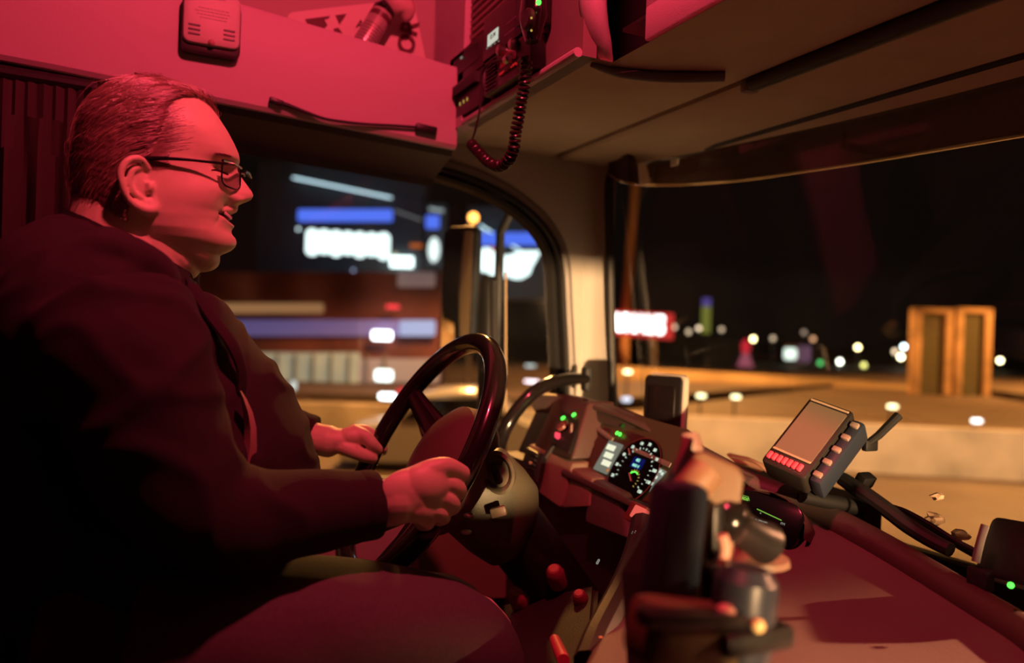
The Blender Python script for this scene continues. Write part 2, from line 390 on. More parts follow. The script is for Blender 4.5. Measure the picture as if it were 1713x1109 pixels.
obj('front_lip', bm, lipm, pk, angle=30)
bm = B(); boxc(bm, -1.6, .612, YP + .17, YP + .19, .41, 1.45); obj('back_panel', bm, mat('pocket_back', (.42, .33, .33), .6, bump=.2, bscale=300), pk)
# dark cloth band under the pocket above the door
bm = B(); rows = []
for y, dz in ((YP + .02, .0), (YP + .03, -.012), (YP + .10, -.03), (YP + .15, -.045), (YP + .158, -.06)):
    rows.append([Vector((p.x, y, p.z + dz)) for p in pts_b])
grid(bm, rows); struct('trim_5', bm, mat('door_header_trim', (.06, .05, .045), .6, bump=.3, bscale=300))
# ------------------------------------------------------------------ front-left overhead console
XF = .612
con = thing('overhead_console', 'tall overhead radio console with a ribbed upper panel in the front corner of the cab', 'console', (.75, 1.35, ZC))
cm = M['lip']
bm = B()
prism(bm, [(XF, 1.60, ZC + .003), (XF, 1.60, 1.45), (.90, 1.60, 1.45), (.90, 1.60, ZC + .003)], (0, .03, 0))            # outer cheek by the pocket
prism(bm, [(XF - .012, 1.585, ZC - .002), (XF - .012, 1.585, 1.45), (XF + .02, 1.585, 1.45), (XF + .02, 1.585, ZC - .002)], (0, .20, 0))
obj('side_cheek', bm, cm, con)
bm = B(); boxc(bm, XF + .004, XF + .03, 1.09, 1.60, ZC, 1.45); obj('face_panel', bm, mat('console_face_red_grey', (.24, .17, .17), .5), con)
bm = B(); tube(bm, [(XF - .004, 1.585, ZC + .004), (XF - .004, 1.09, ZC + .004)], .008, 10); obj('lower_edge', bm, cm, con)
# ribbed panel
bm = B()
for i in range(17):
    z = .595 + i * .0155; boxc(bm, XF - .003, XF + .005, 1.30, 1.575, z, z + .009, .002, 1)
obj('ribbed_panel', bm, mat('ribbed_plastic', (.33, .2, .2), .5), con)
# bullnose rib between the console and the front shelf
rib = []
for z, x, yy in ((1.45, .625, 1.085), (.70, .625, 1.085), (.56, .628, 1.086), (.51, .636, 1.09), (.475, .655, 1.10), (.455, .672, 1.11), (.446, .686, 1.12)):
    rib.append((x, yy, z))
bm = B(); tube(bm, smoothpath(rib, 5), [.027, .027, .027, .025, .021, .014, .004], 16, flat=.8); obj('corner_rib', bm, cm, con)
# front shelf fascia to the right of the rib
fs = thing('front_shelf_fascia', 'pale overhead shelf fascia with a dark opening right of the rounded rib', 'shelf', (.68, .3, ZC))
A = P(985, 88, X=.68); bm = B()
boxc(bm, .672, .695, -.6, 1.0, ZC + .004, .505, .004); boxc(bm, .672, .695, .80 + .06, 1.0, .50, 1.0, .004); boxc(bm, .672, .695, -.6, .86, .80, 1.0)
obj('fascia_frame', bm, cm, fs)
bm = B(); boxc(bm, .82, .84, -.6, 1.09, .5, .82); boxc(bm, .69, .84, -.6, 1.09, .499, .505); obj('recess_lining', bm, M['dark'], fs)
# ------------------------------------------------------------------ curtain behind the driver
ct = thing('privacy_curtain', 'dark pleated privacy curtain hanging on a rail behind the driver', 'curtain', (-.35, 1.6, -.6))
bm = B(); rows = []
for i in range(26):
    z = .405 - i * .06; r = []
    for k in range(221):
        s = k / 220; x = -1.45 + 1.33 * s
        amp = .010 + .008 * math.sin(s * 9) + .004 * min(i, 12) / 12
        if i < 2: ph = s * 420; amp = .006
        else: ph = s * 190 + .5 * math.sin(s * 23 + i * .07)
        r.append((x, 1.60 + amp * math.sin(ph) + .01 * math.sin(i * .3 + s * 12), z + .03 * (1 - s) * (1 if i < 12 else 0) * 0))
    rows.append(r)
grid(bm, rows); obj('curtain_cloth', bm, mat('curtain_fabric', (.055, .035, .035), .9, bump=.5, bscale=700), ct)
bm = B(); tube(bm, [(-1.5, 1.60, .43), (-.5, 1.60, .425), (-.1, 1.60, .415)], .012, 10); obj('curtain_rail', bm, M['rubber'], ct)
# second curtain panel drawn together at the seat's rear, closer to the camera
# ================================================================== things on the pocket and console
# smoke alarm style box on the pocket lip
def pboxY(name, x0, y0, x1, y1, Y, depth, m, parent, bev=.004, r=.012):
    a, b = P(x0, y0, Y=Y - depth), P(x1, y1, Y=Y - depth)
    c = (a + b) / 2; bm = B(); panel(bm, c, (1, 0, 0), (0, 0, 1), abs(b.x - a.x), abs(a.z - b.z), r, depth, bev)
    return obj(name, bm, m, parent), c, abs(b.x - a.x), abs(a.z - b.z)
al = thing('detector_box', 'pale rectangular detector box with two slotted vents on the pocket front', 'detector', P(352, 100, Y=YP - .02))
o, c, w_, h_ = pboxY('housing', 308, -22, 401, 84, YP - .003, .032, mat('detector_plastic', (.58, .50, .48), .5), al, .006, .014)
bm = B(); panel(bm, c + Vector((0, .010, -.012)), (1, 0, 0), (0, 0, 1), w_ + .004, h_ + .004, .014, .027, .004); obj('back_plate', bm, M['dark'], al)
for sx in (-1, 1):
    for k in range(3):
        bm = B(); box(bm, c + Vector((sx * .031, -.0006, -.017 + k * -.0085 + .0)), (.021, .0016, .0035), None, .0005, 1); obj('vent_slot', bm, M['black'], al)
bm = B(); lathe(bm, [(.0062, 0), (.0062, .002), (.005, .004), (.002, .0055), (0, .0058)], c + Vector((0, .001, -.045)), (0, -1, 0)); obj('test_lamp', bm, mat('lamp_clear_plastic', (.45, .25, .25), .2), al)
emb = mat('embossed_print', (.44, .34, .33), .5)
for k, (L, z) in enumerate(((.035, .04), (.05, .018), (.062, .012), (.055, .006), (.044, 0))):
    bm = B()
    x = -L / 2; random.seed(k)
    while x < L / 2:
        l = random.uniform(.003, .008); box(bm, c + Vector((x + l / 2, -.0003, z)), (l, .0008, .0022 if k else .004)); x += l + .0012
    obj('embossed_text', bm, emb, al, False)
# flat card, leaning in the pocket
def flatY(name, pix, Y, m, parent, t=.0015):
    bm = B(); pts = [P(x, y, Y=Y) for x, y in pix]; prism(bm, pts, (0, t, 0)); return obj(name, bm, m, parent, False)
cd = thing('printed_sign_card', 'pale printed card with a rounded corner and dark letters tucked in the pocket', 'card', P(600, 90, Y=1.70))
paper = mat('card_paper', (.68, .58, .55), .6); ink = mat('card_ink', (.10, .02, .03), .6)
flatY('card', [(481, 32), (482, 25), (487, 21), (500, 19), (560, 12), (640, 3), (690, -6), (712, 98), (725, 130), (600, 115), (500, 80), (483, 60)], 1.735, paper, cd)
flatY('dark_patch', [(511, 32), (555, 26), (580, 23), (570, 38), (560, 26 + 28), (590, 66), (540, 60), (517, 48)], 1.733, ink, cd, .001)
flatY('pale_star', [(543, 33), (549, 32), (553, 26), (560, 24), (566, 38), (572, 50), (563, 60), (548, 58), (541, 50), (548, 42)], 1.7315, paper, cd, .001)
flatY('dark_symbol', [(558, 48), (566, 46), (573, 56), (568, 60), (560, 60)], 1.730, ink, cd, .001)
ux = (P(690, 40, Y=1.73) - P(680, 92, Y=1.73))
text('letters', 'OR', P(684, 62, Y=1.7315), ux, Vector((1, 0, 0)) * -1, .055, ink, cd, .0004, off=.0016)
text('arrow_mark', 'A', P(603, 41, Y=1.7315), Vector((1, 0, -.1)), Vector((0, 0, 1)), .028, ink, cd)
# spray can lying on the card
sc = thing('spray_can', 'shiny labelled spray can lying slantwise in the pocket over the card', 'can', P(615, 74, Y=1.69))
A, Bq = P(600, 88, Y=1.685), P(640, 22, Y=1.685); ax = (Bq - A).normalized(); L = (Bq - A).length
bm = B(); lathe(bm, [(.020, 0), (.024, .003), (.0245, .01), (.0245, L - .004), (.0235, L)], A, ax, 40); obj('can_body', bm, mat('can_label', (.55, .46, .44), .25, metal=.4), sc)
bm = B(); lathe(bm, [(.0247, 0), (.0247, .008), (.017, .02), (.016, .022)], A + ax * L, ax, 32); obj('can_shoulder', bm, M['gloss'], sc)
bm = B()
for k in range(7): lathe(bm, [(.0248, 0), (.0248, .0016)], A + ax * (.02 + k * .0075), ax, 40)
obj('label_print', bm, ink, sc)
bm = B(); lathe(bm, [(.0249, 0), (.0249, .012)], A + ax * (L - .02), ax, 40); obj('label_band', bm, mat('label_dark', (.12, .04, .05), .3), sc)
# pale cloth pouch above the can
pc = B(); tube(pc, smoothpath([P(655, -30, Y=1.68), P(668, 5, Y=1.68), P(678, 22, Y=1.68), P(680, 36, Y=1.68)], 5), [.035, .034, .024, .006], 18)
obj('cloth_pouch', pc, mat('pouch_cloth', (.7, .5, .48), .7, bump=.5, bscale=60), None, label='pale soft pouch hanging down into the pocket above the spray can', cat='pouch')
# black cable along the lower edge
cb = thing('black_cable', 'thin black cable with a connector clipped along the pocket bottom edge', 'cable', P(600, 205, Y=YP - .01))
pts = smoothpath([P(452, 169, Y=YP - .008), P(478, 175, Y=YP - .008), P(515, 189, Y=YP - .008), P(550, 200, Y=YP - .008), P(605, 207, Y=YP - .008), P(655, 210, Y=YP - .008), P(700, 213, Y=YP - .008)], 6)
bm = B(); tube(bm, pts, [.0048, .0045, .0035, .003, .003, .003, .003], 10); obj('cable', bm, M['rubber'], cb)
bm = B(); a = P(713, 216, Y=YP - .01); box(bm, a, (.048, .012, .017), Matrix.Rotation(math.radians(4), 3, 'Y'), .003); obj('connector', bm, M['black'], cb)
bm = B(); a = P(462, 170, Y=YP - .01); box(bm, a, (.028, .010, .012), Matrix.Rotation(math.radians(12), 3, 'Y'), .003); obj('end_plug', bm, M['black'], cb)
# ------------------------------------------------------------------ units in the console face
def unit(name, label, cat, px0, py0, px1, py1, depth=.012, m=None, group=None, X=XF):
    a, a2 = P(px0, py0, X=X - depth), P(px0, py1, X=X - depth); b = P(px1, (py0 + py1) / 2, X=X - depth); b = Vector((a.x, b.y, a2.z))
    c = (a + b) / 2; t = thing(name, label, cat, c + Vector((0, 0, -abs(a.z - b.z) / 2)), group)
    bm = B(); panel(bm, c, (0, -1, 0), (0, 0, 1), abs(a.y - b.y), abs(a.z - b.z), .004, depth + .02, .0015)
    obj('housing', bm, m or M['black'], t); return t, c, abs(a.y - b.y), abs(a.z - b.z)
UX, UZ, FN = Vector((0, -1, 0)), Vector((0, 0, 1)), Vector((-1, 0, 0))
um = mat('unit_dark', (.035, .018, .02), .35)
def Q(px, py, dx=.0): return P(px, py, X=XF - .012 - dx)
def strip(bm, px, py, w_, h_, dx=.001): box(bm, Q(px, py, 0), (.002, w_, h_))
t, c, w_, h_ = unit('radio_unit', 'dark radio unit with a lit white display at the top of the console', 'radio', 809, 32, 884, 103, m=um)
bm = B(); panel(bm, Q(824, 62, .001), UX, UZ, .052, .024, .002, .002); obj('display', bm, glow('radio_lcd', (.75, .75, .62), .75), t)
text('display_text', '12 34', Q(824, 60, .0035) , UX, UZ, .012, M['black'], t); 
bm = B()
for k in range(4): strip(bm, 815 + k * 6.5, 81 - k * 4, .004, .002)
obj('button_marks', bm, LED['dimw'], t)
bm = B(); box(bm, Q(857, 33), (.002, .05, .002)); box(bm, Q(852, 54), (.002, .045, .002)); obj('red_lines', bm, glow('faint_red', (.5, .02, .05), .25), t)
t, c, w_, h_ = unit('cassette_slot_unit', 'dark slot unit with a small drawer front left of the radio', 'radio', 753, 101, 807, 150, m=um)
bm = B(); panel(bm, c + FN * .001 + UZ * .004, UX, UZ, w_ * .75, h_ * .55, .003, .002); obj('drawer', bm, M['black'], t)
bm = B(); box(bm, c + FN * .0025 + UZ * .016 - UX * .02, (.002, .008, .004)); obj('drawer_mark', bm, LED['dimw'], t)
t, c, w_, h_ = unit('switch_unit', 'dark lower unit with a row of small lit symbols near the cab corner', 'switch panel', 753, 153, 807, 206, m=um)
for k in range(4):
    bm = B(); box(bm, Q(760 + (0, 10, 16, 22)[k], 178 - (0, 4, 8, 12)[k] , .0), (.003, .0035, .007)); obj('symbol', bm, LED['amber'] if k else LED['dimw'], t)
bm = B()
for k in range(16): box(bm, c + UX * (w_ * (-.4 + .8 * k / 15)) + UZ * .02, (.026, .0018, .022))
obj('vent_fins', bm, M['dark'], t)
t, c, w_, h_ = unit('cb_radio', 'black CB radio with a slatted speaker and knobs under the display unit', 'radio', 811, 108, 886, 162, depth=.026, m=um)
bm = B()
for k in range(9): box(bm, c + FN * .001 + UX * (-w_ * .33) + UZ * (-.03 + k * .0075), (.004, w_ * .24, .003))
obj('speaker_slats', bm, M['dark'], t)
bm = B(); panel(bm, c + FN * .001 + UX * .01 + UZ * .012, UX, UZ, w_ * .35, .022, .002, .002); obj('channel_window', bm, mat('red_window', (.3, .03, .05), .3), t)
for k in range(9):
    bm = B(); box(bm, c + FN * .002 + UX * (-.02 + k * .0085) + UZ * (-.012), (.006, .005, .006), None, .001, 1); obj('push_button', bm, mat('red_button', (.45, .1, .1), .3) if k == 0 else bpy.data.materials['red_button'], t)
for k, dy in enumerate((-.01, .045)):
    bm = B(); lathe(bm, [(.010, 0), (.010, .012), (.007, .015)], c + UX * dy + UZ * (.030 if k == 0 else .024), FN, 20); obj('knob', bm, M['metal'], t)
# hand microphone clipped on the console, green lamp on top
hx = XF - .045
hm = thing('hand_microphone', 'black oval hand microphone with a green lamp clipped high on the console', 'microphone', P(892, 75, X=hx))
bm = B(); a, b = P(893, -15, X=hx), P(890, 70, X=hx)
tube(bm, smoothpath([a, (a + b) / 2, b], 6), [.024, .030, .014], 20, flat=.75); obj('mic_body', bm, M['gloss'], hm)
bm = B(); lathe(bm, [(.014, 0), (.018, .004), (.018, .010), (.014, .013)], P(890, 34, X=hx - .02), FN, 28); obj('speaker_ring', bm, M['dark'], hm)
bm = B(); ell(bm, P(901, 4, X=hx - .025), .0045); obj('green_lamp', bm, LED['green'], hm)
for y in (30, 51):
    bm = B(); ell(bm, P(889, y, X=hx - .034), .002); obj('small_lamp', bm, LED['amber'], hm)
bm = B(); boxc(bm, hx - .005, XF, P(905, 0, X=XF).y - .05, P(905, 0, X=XF).y, .53, .70, .008); obj('mic_bracket', bm, M['black'], hm)
# coiled cord
cc = thing('coiled_cord', 'black coiled microphone cord hanging in a loop below the console', 'cord', P(830, 285, X=.56))
path = smoothpath([P(x, y, X=.565 - k * .0) for k, (x, y) in enumerate([(881, 97), (879, 120), (877, 145), (872, 170), (868, 195), (863, 220), (860, 245), (851, 267), (835, 278), (817, 271), (802, 256), (788, 240)])], 30)
cum = [0]
for i in range(1, len(path)): cum.append(cum[-1] + (path[i] - path[i - 1]).length)
Lc = cum[-1]; turns = 46; pts = []; NN = turns * 14
for i in range(NN + 1):
    s = Lc * i / NN; j = min(max(int(np.searchsorted(cum, s)), 1), len(path) - 1)
    f = (s - cum[j - 1]) / (cum[j] - cum[j - 1]); p = path[j - 1].lerp(path[j], f); t_ = (path[j] - path[j - 1]).normalized()
    u = t_.cross(Vector((1, 0, 0))).normalized(); v = t_.cross(u)
    a = 2 * PI * turns * i / NN; pts.append(p + (u * math.cos(a) + v * math.sin(a)) * .0085)
bm = B(); tube(bm, pts, .0028, 7); obj('coil', bm, mat('cord_black', (.03, .015, .017), .3), cc)
bm = B(); tube(bm, smoothpath([P(788, 240, X=.565), P(796, 215, X=.57), P(803, 180, X=.575), P(806, 140, X=.575), P(809, 118, X=.575), P(818, 106, X=.575), P(832, 102, X=.577), P(846, 101, X=.58)], 6), .0022, 8); obj('straight_lead', bm, M['rubber'], cc)
bm = B(); a = P(846, 101, X=.575); lathe(bm, [(.006, 0), (.0085, .003), (.0085, .016), (.005, .02)], a, (0, -1, 0), 18); obj('plug', bm, M['metal'], cc)
bm = B(); tube(bm, [P(868, 103, X=.575), P(876, 98, X=.57), P(881, 97, X=.565)], .004, 8); obj('cord_end', bm, M['rubber'], cc)
# ================================================================== dashboard
ridge_px = [(905, 658, .86), (945, 660, .885), (985, 667, .895), (1060, 691, .91), (1145, 733, .935), (1200, 762, .965), (1250, 788, .995), (1330, 818, 1.035), (1400, 852, 1.05), (1480, 894, 1.055), (1560, 940, 1.05), (1640, 987, 1.03), (1713, 1030, 1.01), (1850, 1120, .97)]
ridge = smoothpath([P(x, y, X=X) for x, y, X in ridge_px] + [Vector((.95, .2, -.36)), Vector((.95, -.6, -.36))], 4)
rb = thing('dashboard', 'long brown truck dashboard with a raised rounded rim running below the windscreen', 'dashboard', (.8, .6, -1.4))
# rim roll with a slope to the windscreen behind it
bm = B(); rows = []
for dx, dz in ((.40, -.25), (.25, -.18), (.10, -.09), (.05, -.058), (.03, -.026), (.018, -.004), (.004, 0), (-.010, -.004), (-.020, -.016), (-.022, -.034), (-.012, -.046)):
    rows.append([Vector((min(p.x + dx, 1.37), p.y, p.z + dz)) for p in ridge])
grid(bm, rows); obj('rim', bm, mat('rim_plastic', (.085, .055, .05), .45, bump=.3, bscale=400), rb, angle=60)
# driver side end wall of the rim (towards the door)
# top tray: from the rim towards the cab, with its driver side edge
def at_ridge(y):
    for i in range(len(ridge) - 1):
        a, b = ridge[i], ridge[i + 1]
        if (a.y - y) * (b.y - y) <= 0: return a.lerp(b, (a.y - y) / (a.y - b.y))
    return ridge[-1]
edge = smoothpath([(.92, 1.03, -.266), (.85, 1.025, -.320), (.76, 1.02, -.354), (.68, .965, -.362), (.60, .90, -.366), (.50, .79, -.370), (.42, .70, -.372), (.34, .58, -.376), (.30, .45, -.38), (.29, .2, -.38), (.29, -.6, -.38)], 4)
bm = B(); rows = []; n = len(edge)
ry = np.linspace(1.03, -.6, n)
outer_e = [at_ridge(float(y)) + Vector((-.018, 0, -.030)) for y in ry]
for f in np.linspace(0, 1, 9):
    r = []
    for a, b in zip(outer_e, edge):
        p = a.lerp(b, f); 
        if 0 < f < 1: p.z = (a.z + (b.z - a.z) * min(1, f * 1.8)) if b.z < a.z else p.z
        r.append(p)
    rows.append(r)
rows.append([p + Vector((-.006, .006, -.006)) for p in edge]); rows.append([p + Vector((-.008, .008, -.016)) for p in edge])
rows.append([p + Vector((-.004, .004, -.05)) for p in edge])
rows.append([Vector((p.x + .05, p.y - .02, -.6)) for p in edge]); rows.append([Vector((p.x + .12, p.y - .02, -1.48)) for p in edge])
grid(bm, rows); obj('top_tray', bm, M['dash'], rb, angle=45)
# lower dash body behind the wheel, dark
bm = B()
prism(bm, [(.80, 1.06, -.30), (.80, 1.76, -.30), (.80, 1.76, -1.48), (.80, 1.06, -1.48)], (.5, 0, 0)); obj('lower_body', bm, M['dashd'], rb)
bm = B(); prism(bm, [(.90, 1.40, -.17), (.90, 1.76, -.19), (.84, 1.76, -.32), (.84, 1.40, -.32)], (.12, 0, -.05)); obj('outer_body', bm, M['dashd'], rb)
# ------------------------------------------------------------------ instrument cluster
TLc, TRc = P(978, 681, X=.895), P(1143, 733, X=.895); BLc, BRc = P(950, 782, X=.825), P(1093, 842, X=.825)
T0, B0 = (TLc + TRc) / 2, (BLc + BRc) / 2
cx = ((TRc - TLc) + (BRc - BLc)).normalized(); cu = (T0 - B0).normalized(); cu = (cu - cx * cu.dot(cx)).normalized(); cn = cx.cross(cu).normalized()
if cn.x > 0: cn = -cn
fc = (T0 + B0) / 2; CW, CH = ((TRc - TLc).length + (BRc - BLc).length) / 2, (T0 - B0).length
cl = thing('instrument_cluster', 'lit instrument cluster with a round speedometer and white display behind the steering wheel', 'instrument cluster', B0)
bm = B(); panel(bm, fc - cn * .004, cx, cu, CW + .012, CH + .03, .02, .01); obj('backing', bm, mat('cluster_face', (.10, .095, .05), .35), cl)
hoodp = [p for p in ridge if 1.07 < p.y < 1.50]
bm = B(); rows = []
for dx, dz in ((.0, -.004), (-.016, -.003), (-.026, -.006), (-.029, -.010), (-.026, -.014), (-.016, -.015), (.0, -.03)): rows.append([p + Vector((dx, 0, dz)) for p in hoodp])
grid(bm, rows); obj('hood', bm, bpy.data.materials['rim_plastic'], cl)
# side cheeks of the hood
for s in (-1,):
    a, b = fc + cx * s * (CW / 2 + .006) + cu * (CH / 2 + .012), fc + cx * s * (CW / 2 + .006) - cu * (CH / 2 + .012)
    bm = B(); prism(bm, [a - cn * .03, a + cn * .022, b + cn * .04, b - cn * .04], cx * s * .012); obj('hood_cheek', bm, M['dashd'], cl)
bm = B(); box(bm, fc - cu * (CH / 2 + .016) + cn * .012 + cx * .035, (CW * .78, .045, .012), Matrix((cx, cn, cu)).transposed(), .004); obj('lower_ledge', bm, bpy.data.materials['rim_plastic'], cl)
def C(px, py, up=.001): 
    q = P(px, py, plane=(fc, cn)); return q + cn * up
# speedometer
ctr = C(1062, 788); rad = (C(1062, 788) - C(1062, 741)).length
bm = B(); lathe(bm, [(rad * 1.02, 0), (rad * 1.02, .002), (rad * .2, .0022), (0.0, .0022)], ctr - cn * .001, cn, 48); obj('speedometer_face', bm, M['screenb'], cl)
bm = B(); tube(bm, [ctr + (cx * math.cos(a) + cu * math.sin(a)) * rad * 1.0 + cn * .003 for a in np.linspace(-.9, 2.3, 40)], .0008, 6); obj('speedometer_ring', bm, LED['ring'], cl)
nums = ['20', '30', '40', '50', '60', '70', '80', '90', '100', '110', '120']
for k, s in enumerate(nums):
    a = math.radians(205 - k * 24); d_ = cx * math.cos(a) + cu * math.sin(a)
    text('number', s, ctr + d_ * rad * .84 + cn * .0025, cx, cu, .0085, LED['white'], cl, off=.0003)
bm = B()
for k in range(21):
    a = math.radians(205 - k * 12); d_ = cx * math.cos(a) + cu * math.sin(a)
    box(bm, ctr + d_ * rad * .68 + cn * .0025, (.0046 if k % 2 == 0 else .002, .0018, .0006), Matrix((d_, cn.cross(d_), cn)).transposed())
obj('speed_marks', bm, LED['white'], cl)
bm = B(); panel(bm, C(1068, 776, .003), cx, cu, .036, .022, .003, .0015); obj('trip_display', bm, LED['blue'], cl)
text('trip_text', '451', C(1070, 772, .0045), cx, cu, .0085, LED['lcdg'], cl, off=.0003)
text('trip_text', '0151 4', C(1066, 781, .0045), cx, cu, .0075, LED['lcdg'], cl, off=.0003)
bm = B(); tube(bm, [C(1058, 803, .003) + (cx * math.cos(a) + cu * math.sin(a)) * .016 for a in np.linspace(1.0, 2.4, 14)], .0011, 6); obj('gauge_arc_green', bm, LED['green'], cl)
bm = B()
for k in range(9):
    a = -.6 + k * .35
    box(bm, C(1058, 803, .003) + (cx * math.cos(a) + cu * math.sin(a)) * .019, (.004, .0015, .0006), Matrix((cx * math.cos(a) + cu * math.sin(a), cx * -math.sin(a) + cu * math.cos(a), cn)).transposed())
obj('gauge_marks', bm, LED['amber'], cl)
bm = B(); a, b = C(1058, 806, .0045), C(1055, 793, .0045); tube(bm, [a, b], .0009, 6); obj('needle', bm, LED['needle'], cl)
bm = B(); a, b = C(1056, 762, .0045), C(1054, 752, .0045); tube(bm, [a, b], .0009, 6); obj('speed_needle', bm, LED['needle'], cl)
# white information display on the left
bm = B(); panel(bm, C(1018, 765, .002), cx, cu, .052, .068, .003, .002); obj('info_display', bm, glow('lcd_grey', (.42, .42, .33), .42), cl)
for k in range(3):
    bm = B(); box(bm, C(1018 - 4 * k + 6, 750 + k * 13, .0035), (.030, .0008, .012), Matrix((cx, cn, cu)).transposed()); obj('display_bar', bm, glow('lcd_bar', (.9, .9, .65), 1.0) if k == 0 else bpy.data.materials['lcd_bar'], cl)
bm = B(); box(bm, C(1019, 788, .004), (.006, .0008, .006), Matrix((cx, cn, cu)).transposed()); obj('display_mark', bm, LED['orange'], cl)
# fuel strip on the right
bm = B(); prism(bm, [C(1105, 783, .002), C(1117, 790, .002), C(1088, 824, .002)], cn * .0008); obj('fuel_strip', bm, LED['dimw'], cl, False)
for (x, y) in ((1107, 790), (1100, 800), (1094, 811), (1110, 794)):
    bm = B(); box(bm, C(x, y, .0035), (.006, .0008, .006), Matrix((cx, cn, cu)).transposed()); obj('fuel_mark', bm, LED['white'], cl)
for (x, y, m_) in ((1033, 725, 'green'), (1038, 727, 'green'), (1043, 713, 'dimgreen')):
    bm = B(); lathe(bm, [(.0042, 0), (.0042, .0012), (.0, .0014)], C(x, y, .001), cn, 16); obj('indicator_lamp', bm, LED[m_], cl)
# grey stripe reflected in the cluster glass, put in as a pale bar
bm = B(); a, b = C(998, 716, .001), C(1025, 736, .001); box(bm, (a + b) / 2, ((b - a).length, .001, .010), Matrix(((b - a).normalized(), cn.cross((b - a).normalized()) * -1, cn.cross((b - a).normalized()).cross((b - a).normalized()) * -1)).transposed()) if False else tube(bm, [a, b], .005, 8, flat=.3, up=cn); obj('reflection_bar', bm, mat('reflection_grey', (.25, .23, .2), .4), cl)
bm = B(); tube(bm, [C(1060, 752, .0015), C(1098, 768, .0015), C(1122, 779, .0015)], .005, 8, flat=.25, up=cn); obj('reflection_bar', bm, bpy.data.materials['reflection_grey'], cl)
# ------------------------------------------------------------------ switch pod and vent left of the cluster
sp = thing('switch_pod', 'reddish brown switch pod with two green lamps and one red lamp by the door pillar', 'switch panel', P(935, 760, X=.83))
def slab(pix, X0, X1, th, m, parent, name, bev=.004):
    """slanted slab facing the driver; photo pixels top-left, top-right, bottom-right, bottom-left with X0 at the top and X1 at the bottom"""
    q = [P(pix[0][0], pix[0][1], X=X0), P(pix[1][0], pix[1][1], X=X0), P(pix[2][0], pix[2][1], X=X1), P(pix[3][0], pix[3][1], X=X1)]
    bm = B(); prism(bm, q, Vector((th, 0, 0)))
    if bev: bmesh.ops.bevel(bm, geom=bm.edges[:], offset=bev, segments=3, affect='EDGES', profile=.5)
    return obj(name, bm, m, parent), q
slab([(926, 668), (985, 672), (955, 770), (890, 750)], .865, .80, .07, mat('pod_shell', (.07, .035, .03), .5), sp, 'shell', .008)
_, q = slab([(940, 681), (974, 688), (950, 760), (916, 736)], .858, .79, .012, M['black'], sp, 'switch_face', .003)
def onq(q, u, v, up): 
    a = q[0].lerp(q[1], u); b = q[3].lerp(q[2], u); n = (q[1] - q[0]).cross(q[0] - q[3]).normalized(); 
    if n.x > 0: n = -n
    return a.lerp(b, v) + n * up, n
for nm, u, v, r, m_ in (('green_lamp', .30, .30, .0055, LED['green']), ('green_lamp', .72, .14, .0055, LED['green'])):
    p, n = onq(q, u, v, .001); bm = B(); lathe(bm, [(r, 0), (r, .002), (r * .6, .004), (0, .0045)], p, n, 20); obj(nm, bm, m_, sp)
p, n = onq(q, .35, .78, .001); bm = B(); box(bm, p, (.006, .018, .016), None, .002); obj('red_switch_lamp', bm, LED['red'], sp)
p, n = onq(q, .40, .50, .001); bm = B(); lathe(bm, [(.015, 0), (.014, .006), (.006, .008)], p, n, 24); obj('rotary_switch', bm, mat('rotary_red', (.2, .06, .05), .35), sp)
p, n = onq(q, .8, .5, .001); bm = B(); box(bm, p, (.006, .012, .03), None, .002); obj('rocker_switch', bm, mat('rocker', (.15, .06, .05), .4), sp)
vp = thing('dashboard_vent', 'small black slatted air vent in a brown panel beside the steering column', 'vent', P(890, 790, X=.78))
slab([(885, 742), (958, 775), (935, 850), (866, 800)], .80, .765, .08, M['dashb'], vp, 'surround', .006)
_, q = slab([(880, 748), (908, 763), (897, 806), (869, 788)], .784, .750, .012, M['black'], vp, 'vent_box', .002)
for k in range(5):
    p, n = onq(q, .5, .15 + k * .18, .002); bm = B(); box(bm, p, (.006, .040, .0025), Matrix.Rotation(.4, 3, 'Y')); obj('slat', bm, M['dark'], vp)
p, n = onq(q, .55, .5, .004); bm = B(); box(bm, p, (.008, .008, .006), None, .002); obj('vent_tab', bm, mat('tab_red', (.35, .1, .1), .4), vp)
sb = thing('column_side_panel', 'brown flat dashboard panel right of the small vent', 'panel', P(960, 840, X=.79))
slab([(957, 782), (990, 800), (985, 848), (938, 850)], .80, .775, .06, M['dashb'], sb, 'panel', .005)
slab([(985, 800), (1040, 828), (1050, 905), (975, 875)], .80, .765, .07, mat('panel_olive', (.10, .09, .07), .5), sb, 'lower_panel', .01)
# round dark cup or knob column in front of the centre stack
# ------------------------------------------------------------------ grab handle on the A-pillar
gh = thing('grab_handle', 'curved black grab handle reaching from the pillar down to the door', 'grab handle', P(860, 735, Y=1.66))
pts = smoothpath([P(980, 634, Y=1.67), P(955, 634, Y=1.64), P(925, 640, Y=1.62), P(895, 655, Y=1.61), P(868, 682, Y=1.61), P(848, 712, Y=1.61), P(836, 745, Y=1.62), P(828, 780, Y=1.64)], 6)
bm = B(); tube(bm, pts, [.013, .016, .016, .016, .016, .015, .014], 16); obj('handle_bar', bm, M['gloss'], gh)
bm = B(); box(bm, P(981, 634, Y=1.675), (.022, .03, .062), None, .008); obj('handle_mount', bm, M['rubber'], gh)
bm = B(); box(bm, P(828, 785, Y=1.655), (.04, .04, .05), None, .01); obj('handle_mount', bm, M['rubber'], gh)
# door inner panel top (olive band seen beneath the window by the handle)
dp = B(); prism(dp, [P(700, 800, Y=1.70), P(930, 775, Y=1.70), P(930, 1000, Y=1.70), P(700, 1000, Y=1.70)], (0, .06, 0)); struct('door_1', dp, M['dashb'])
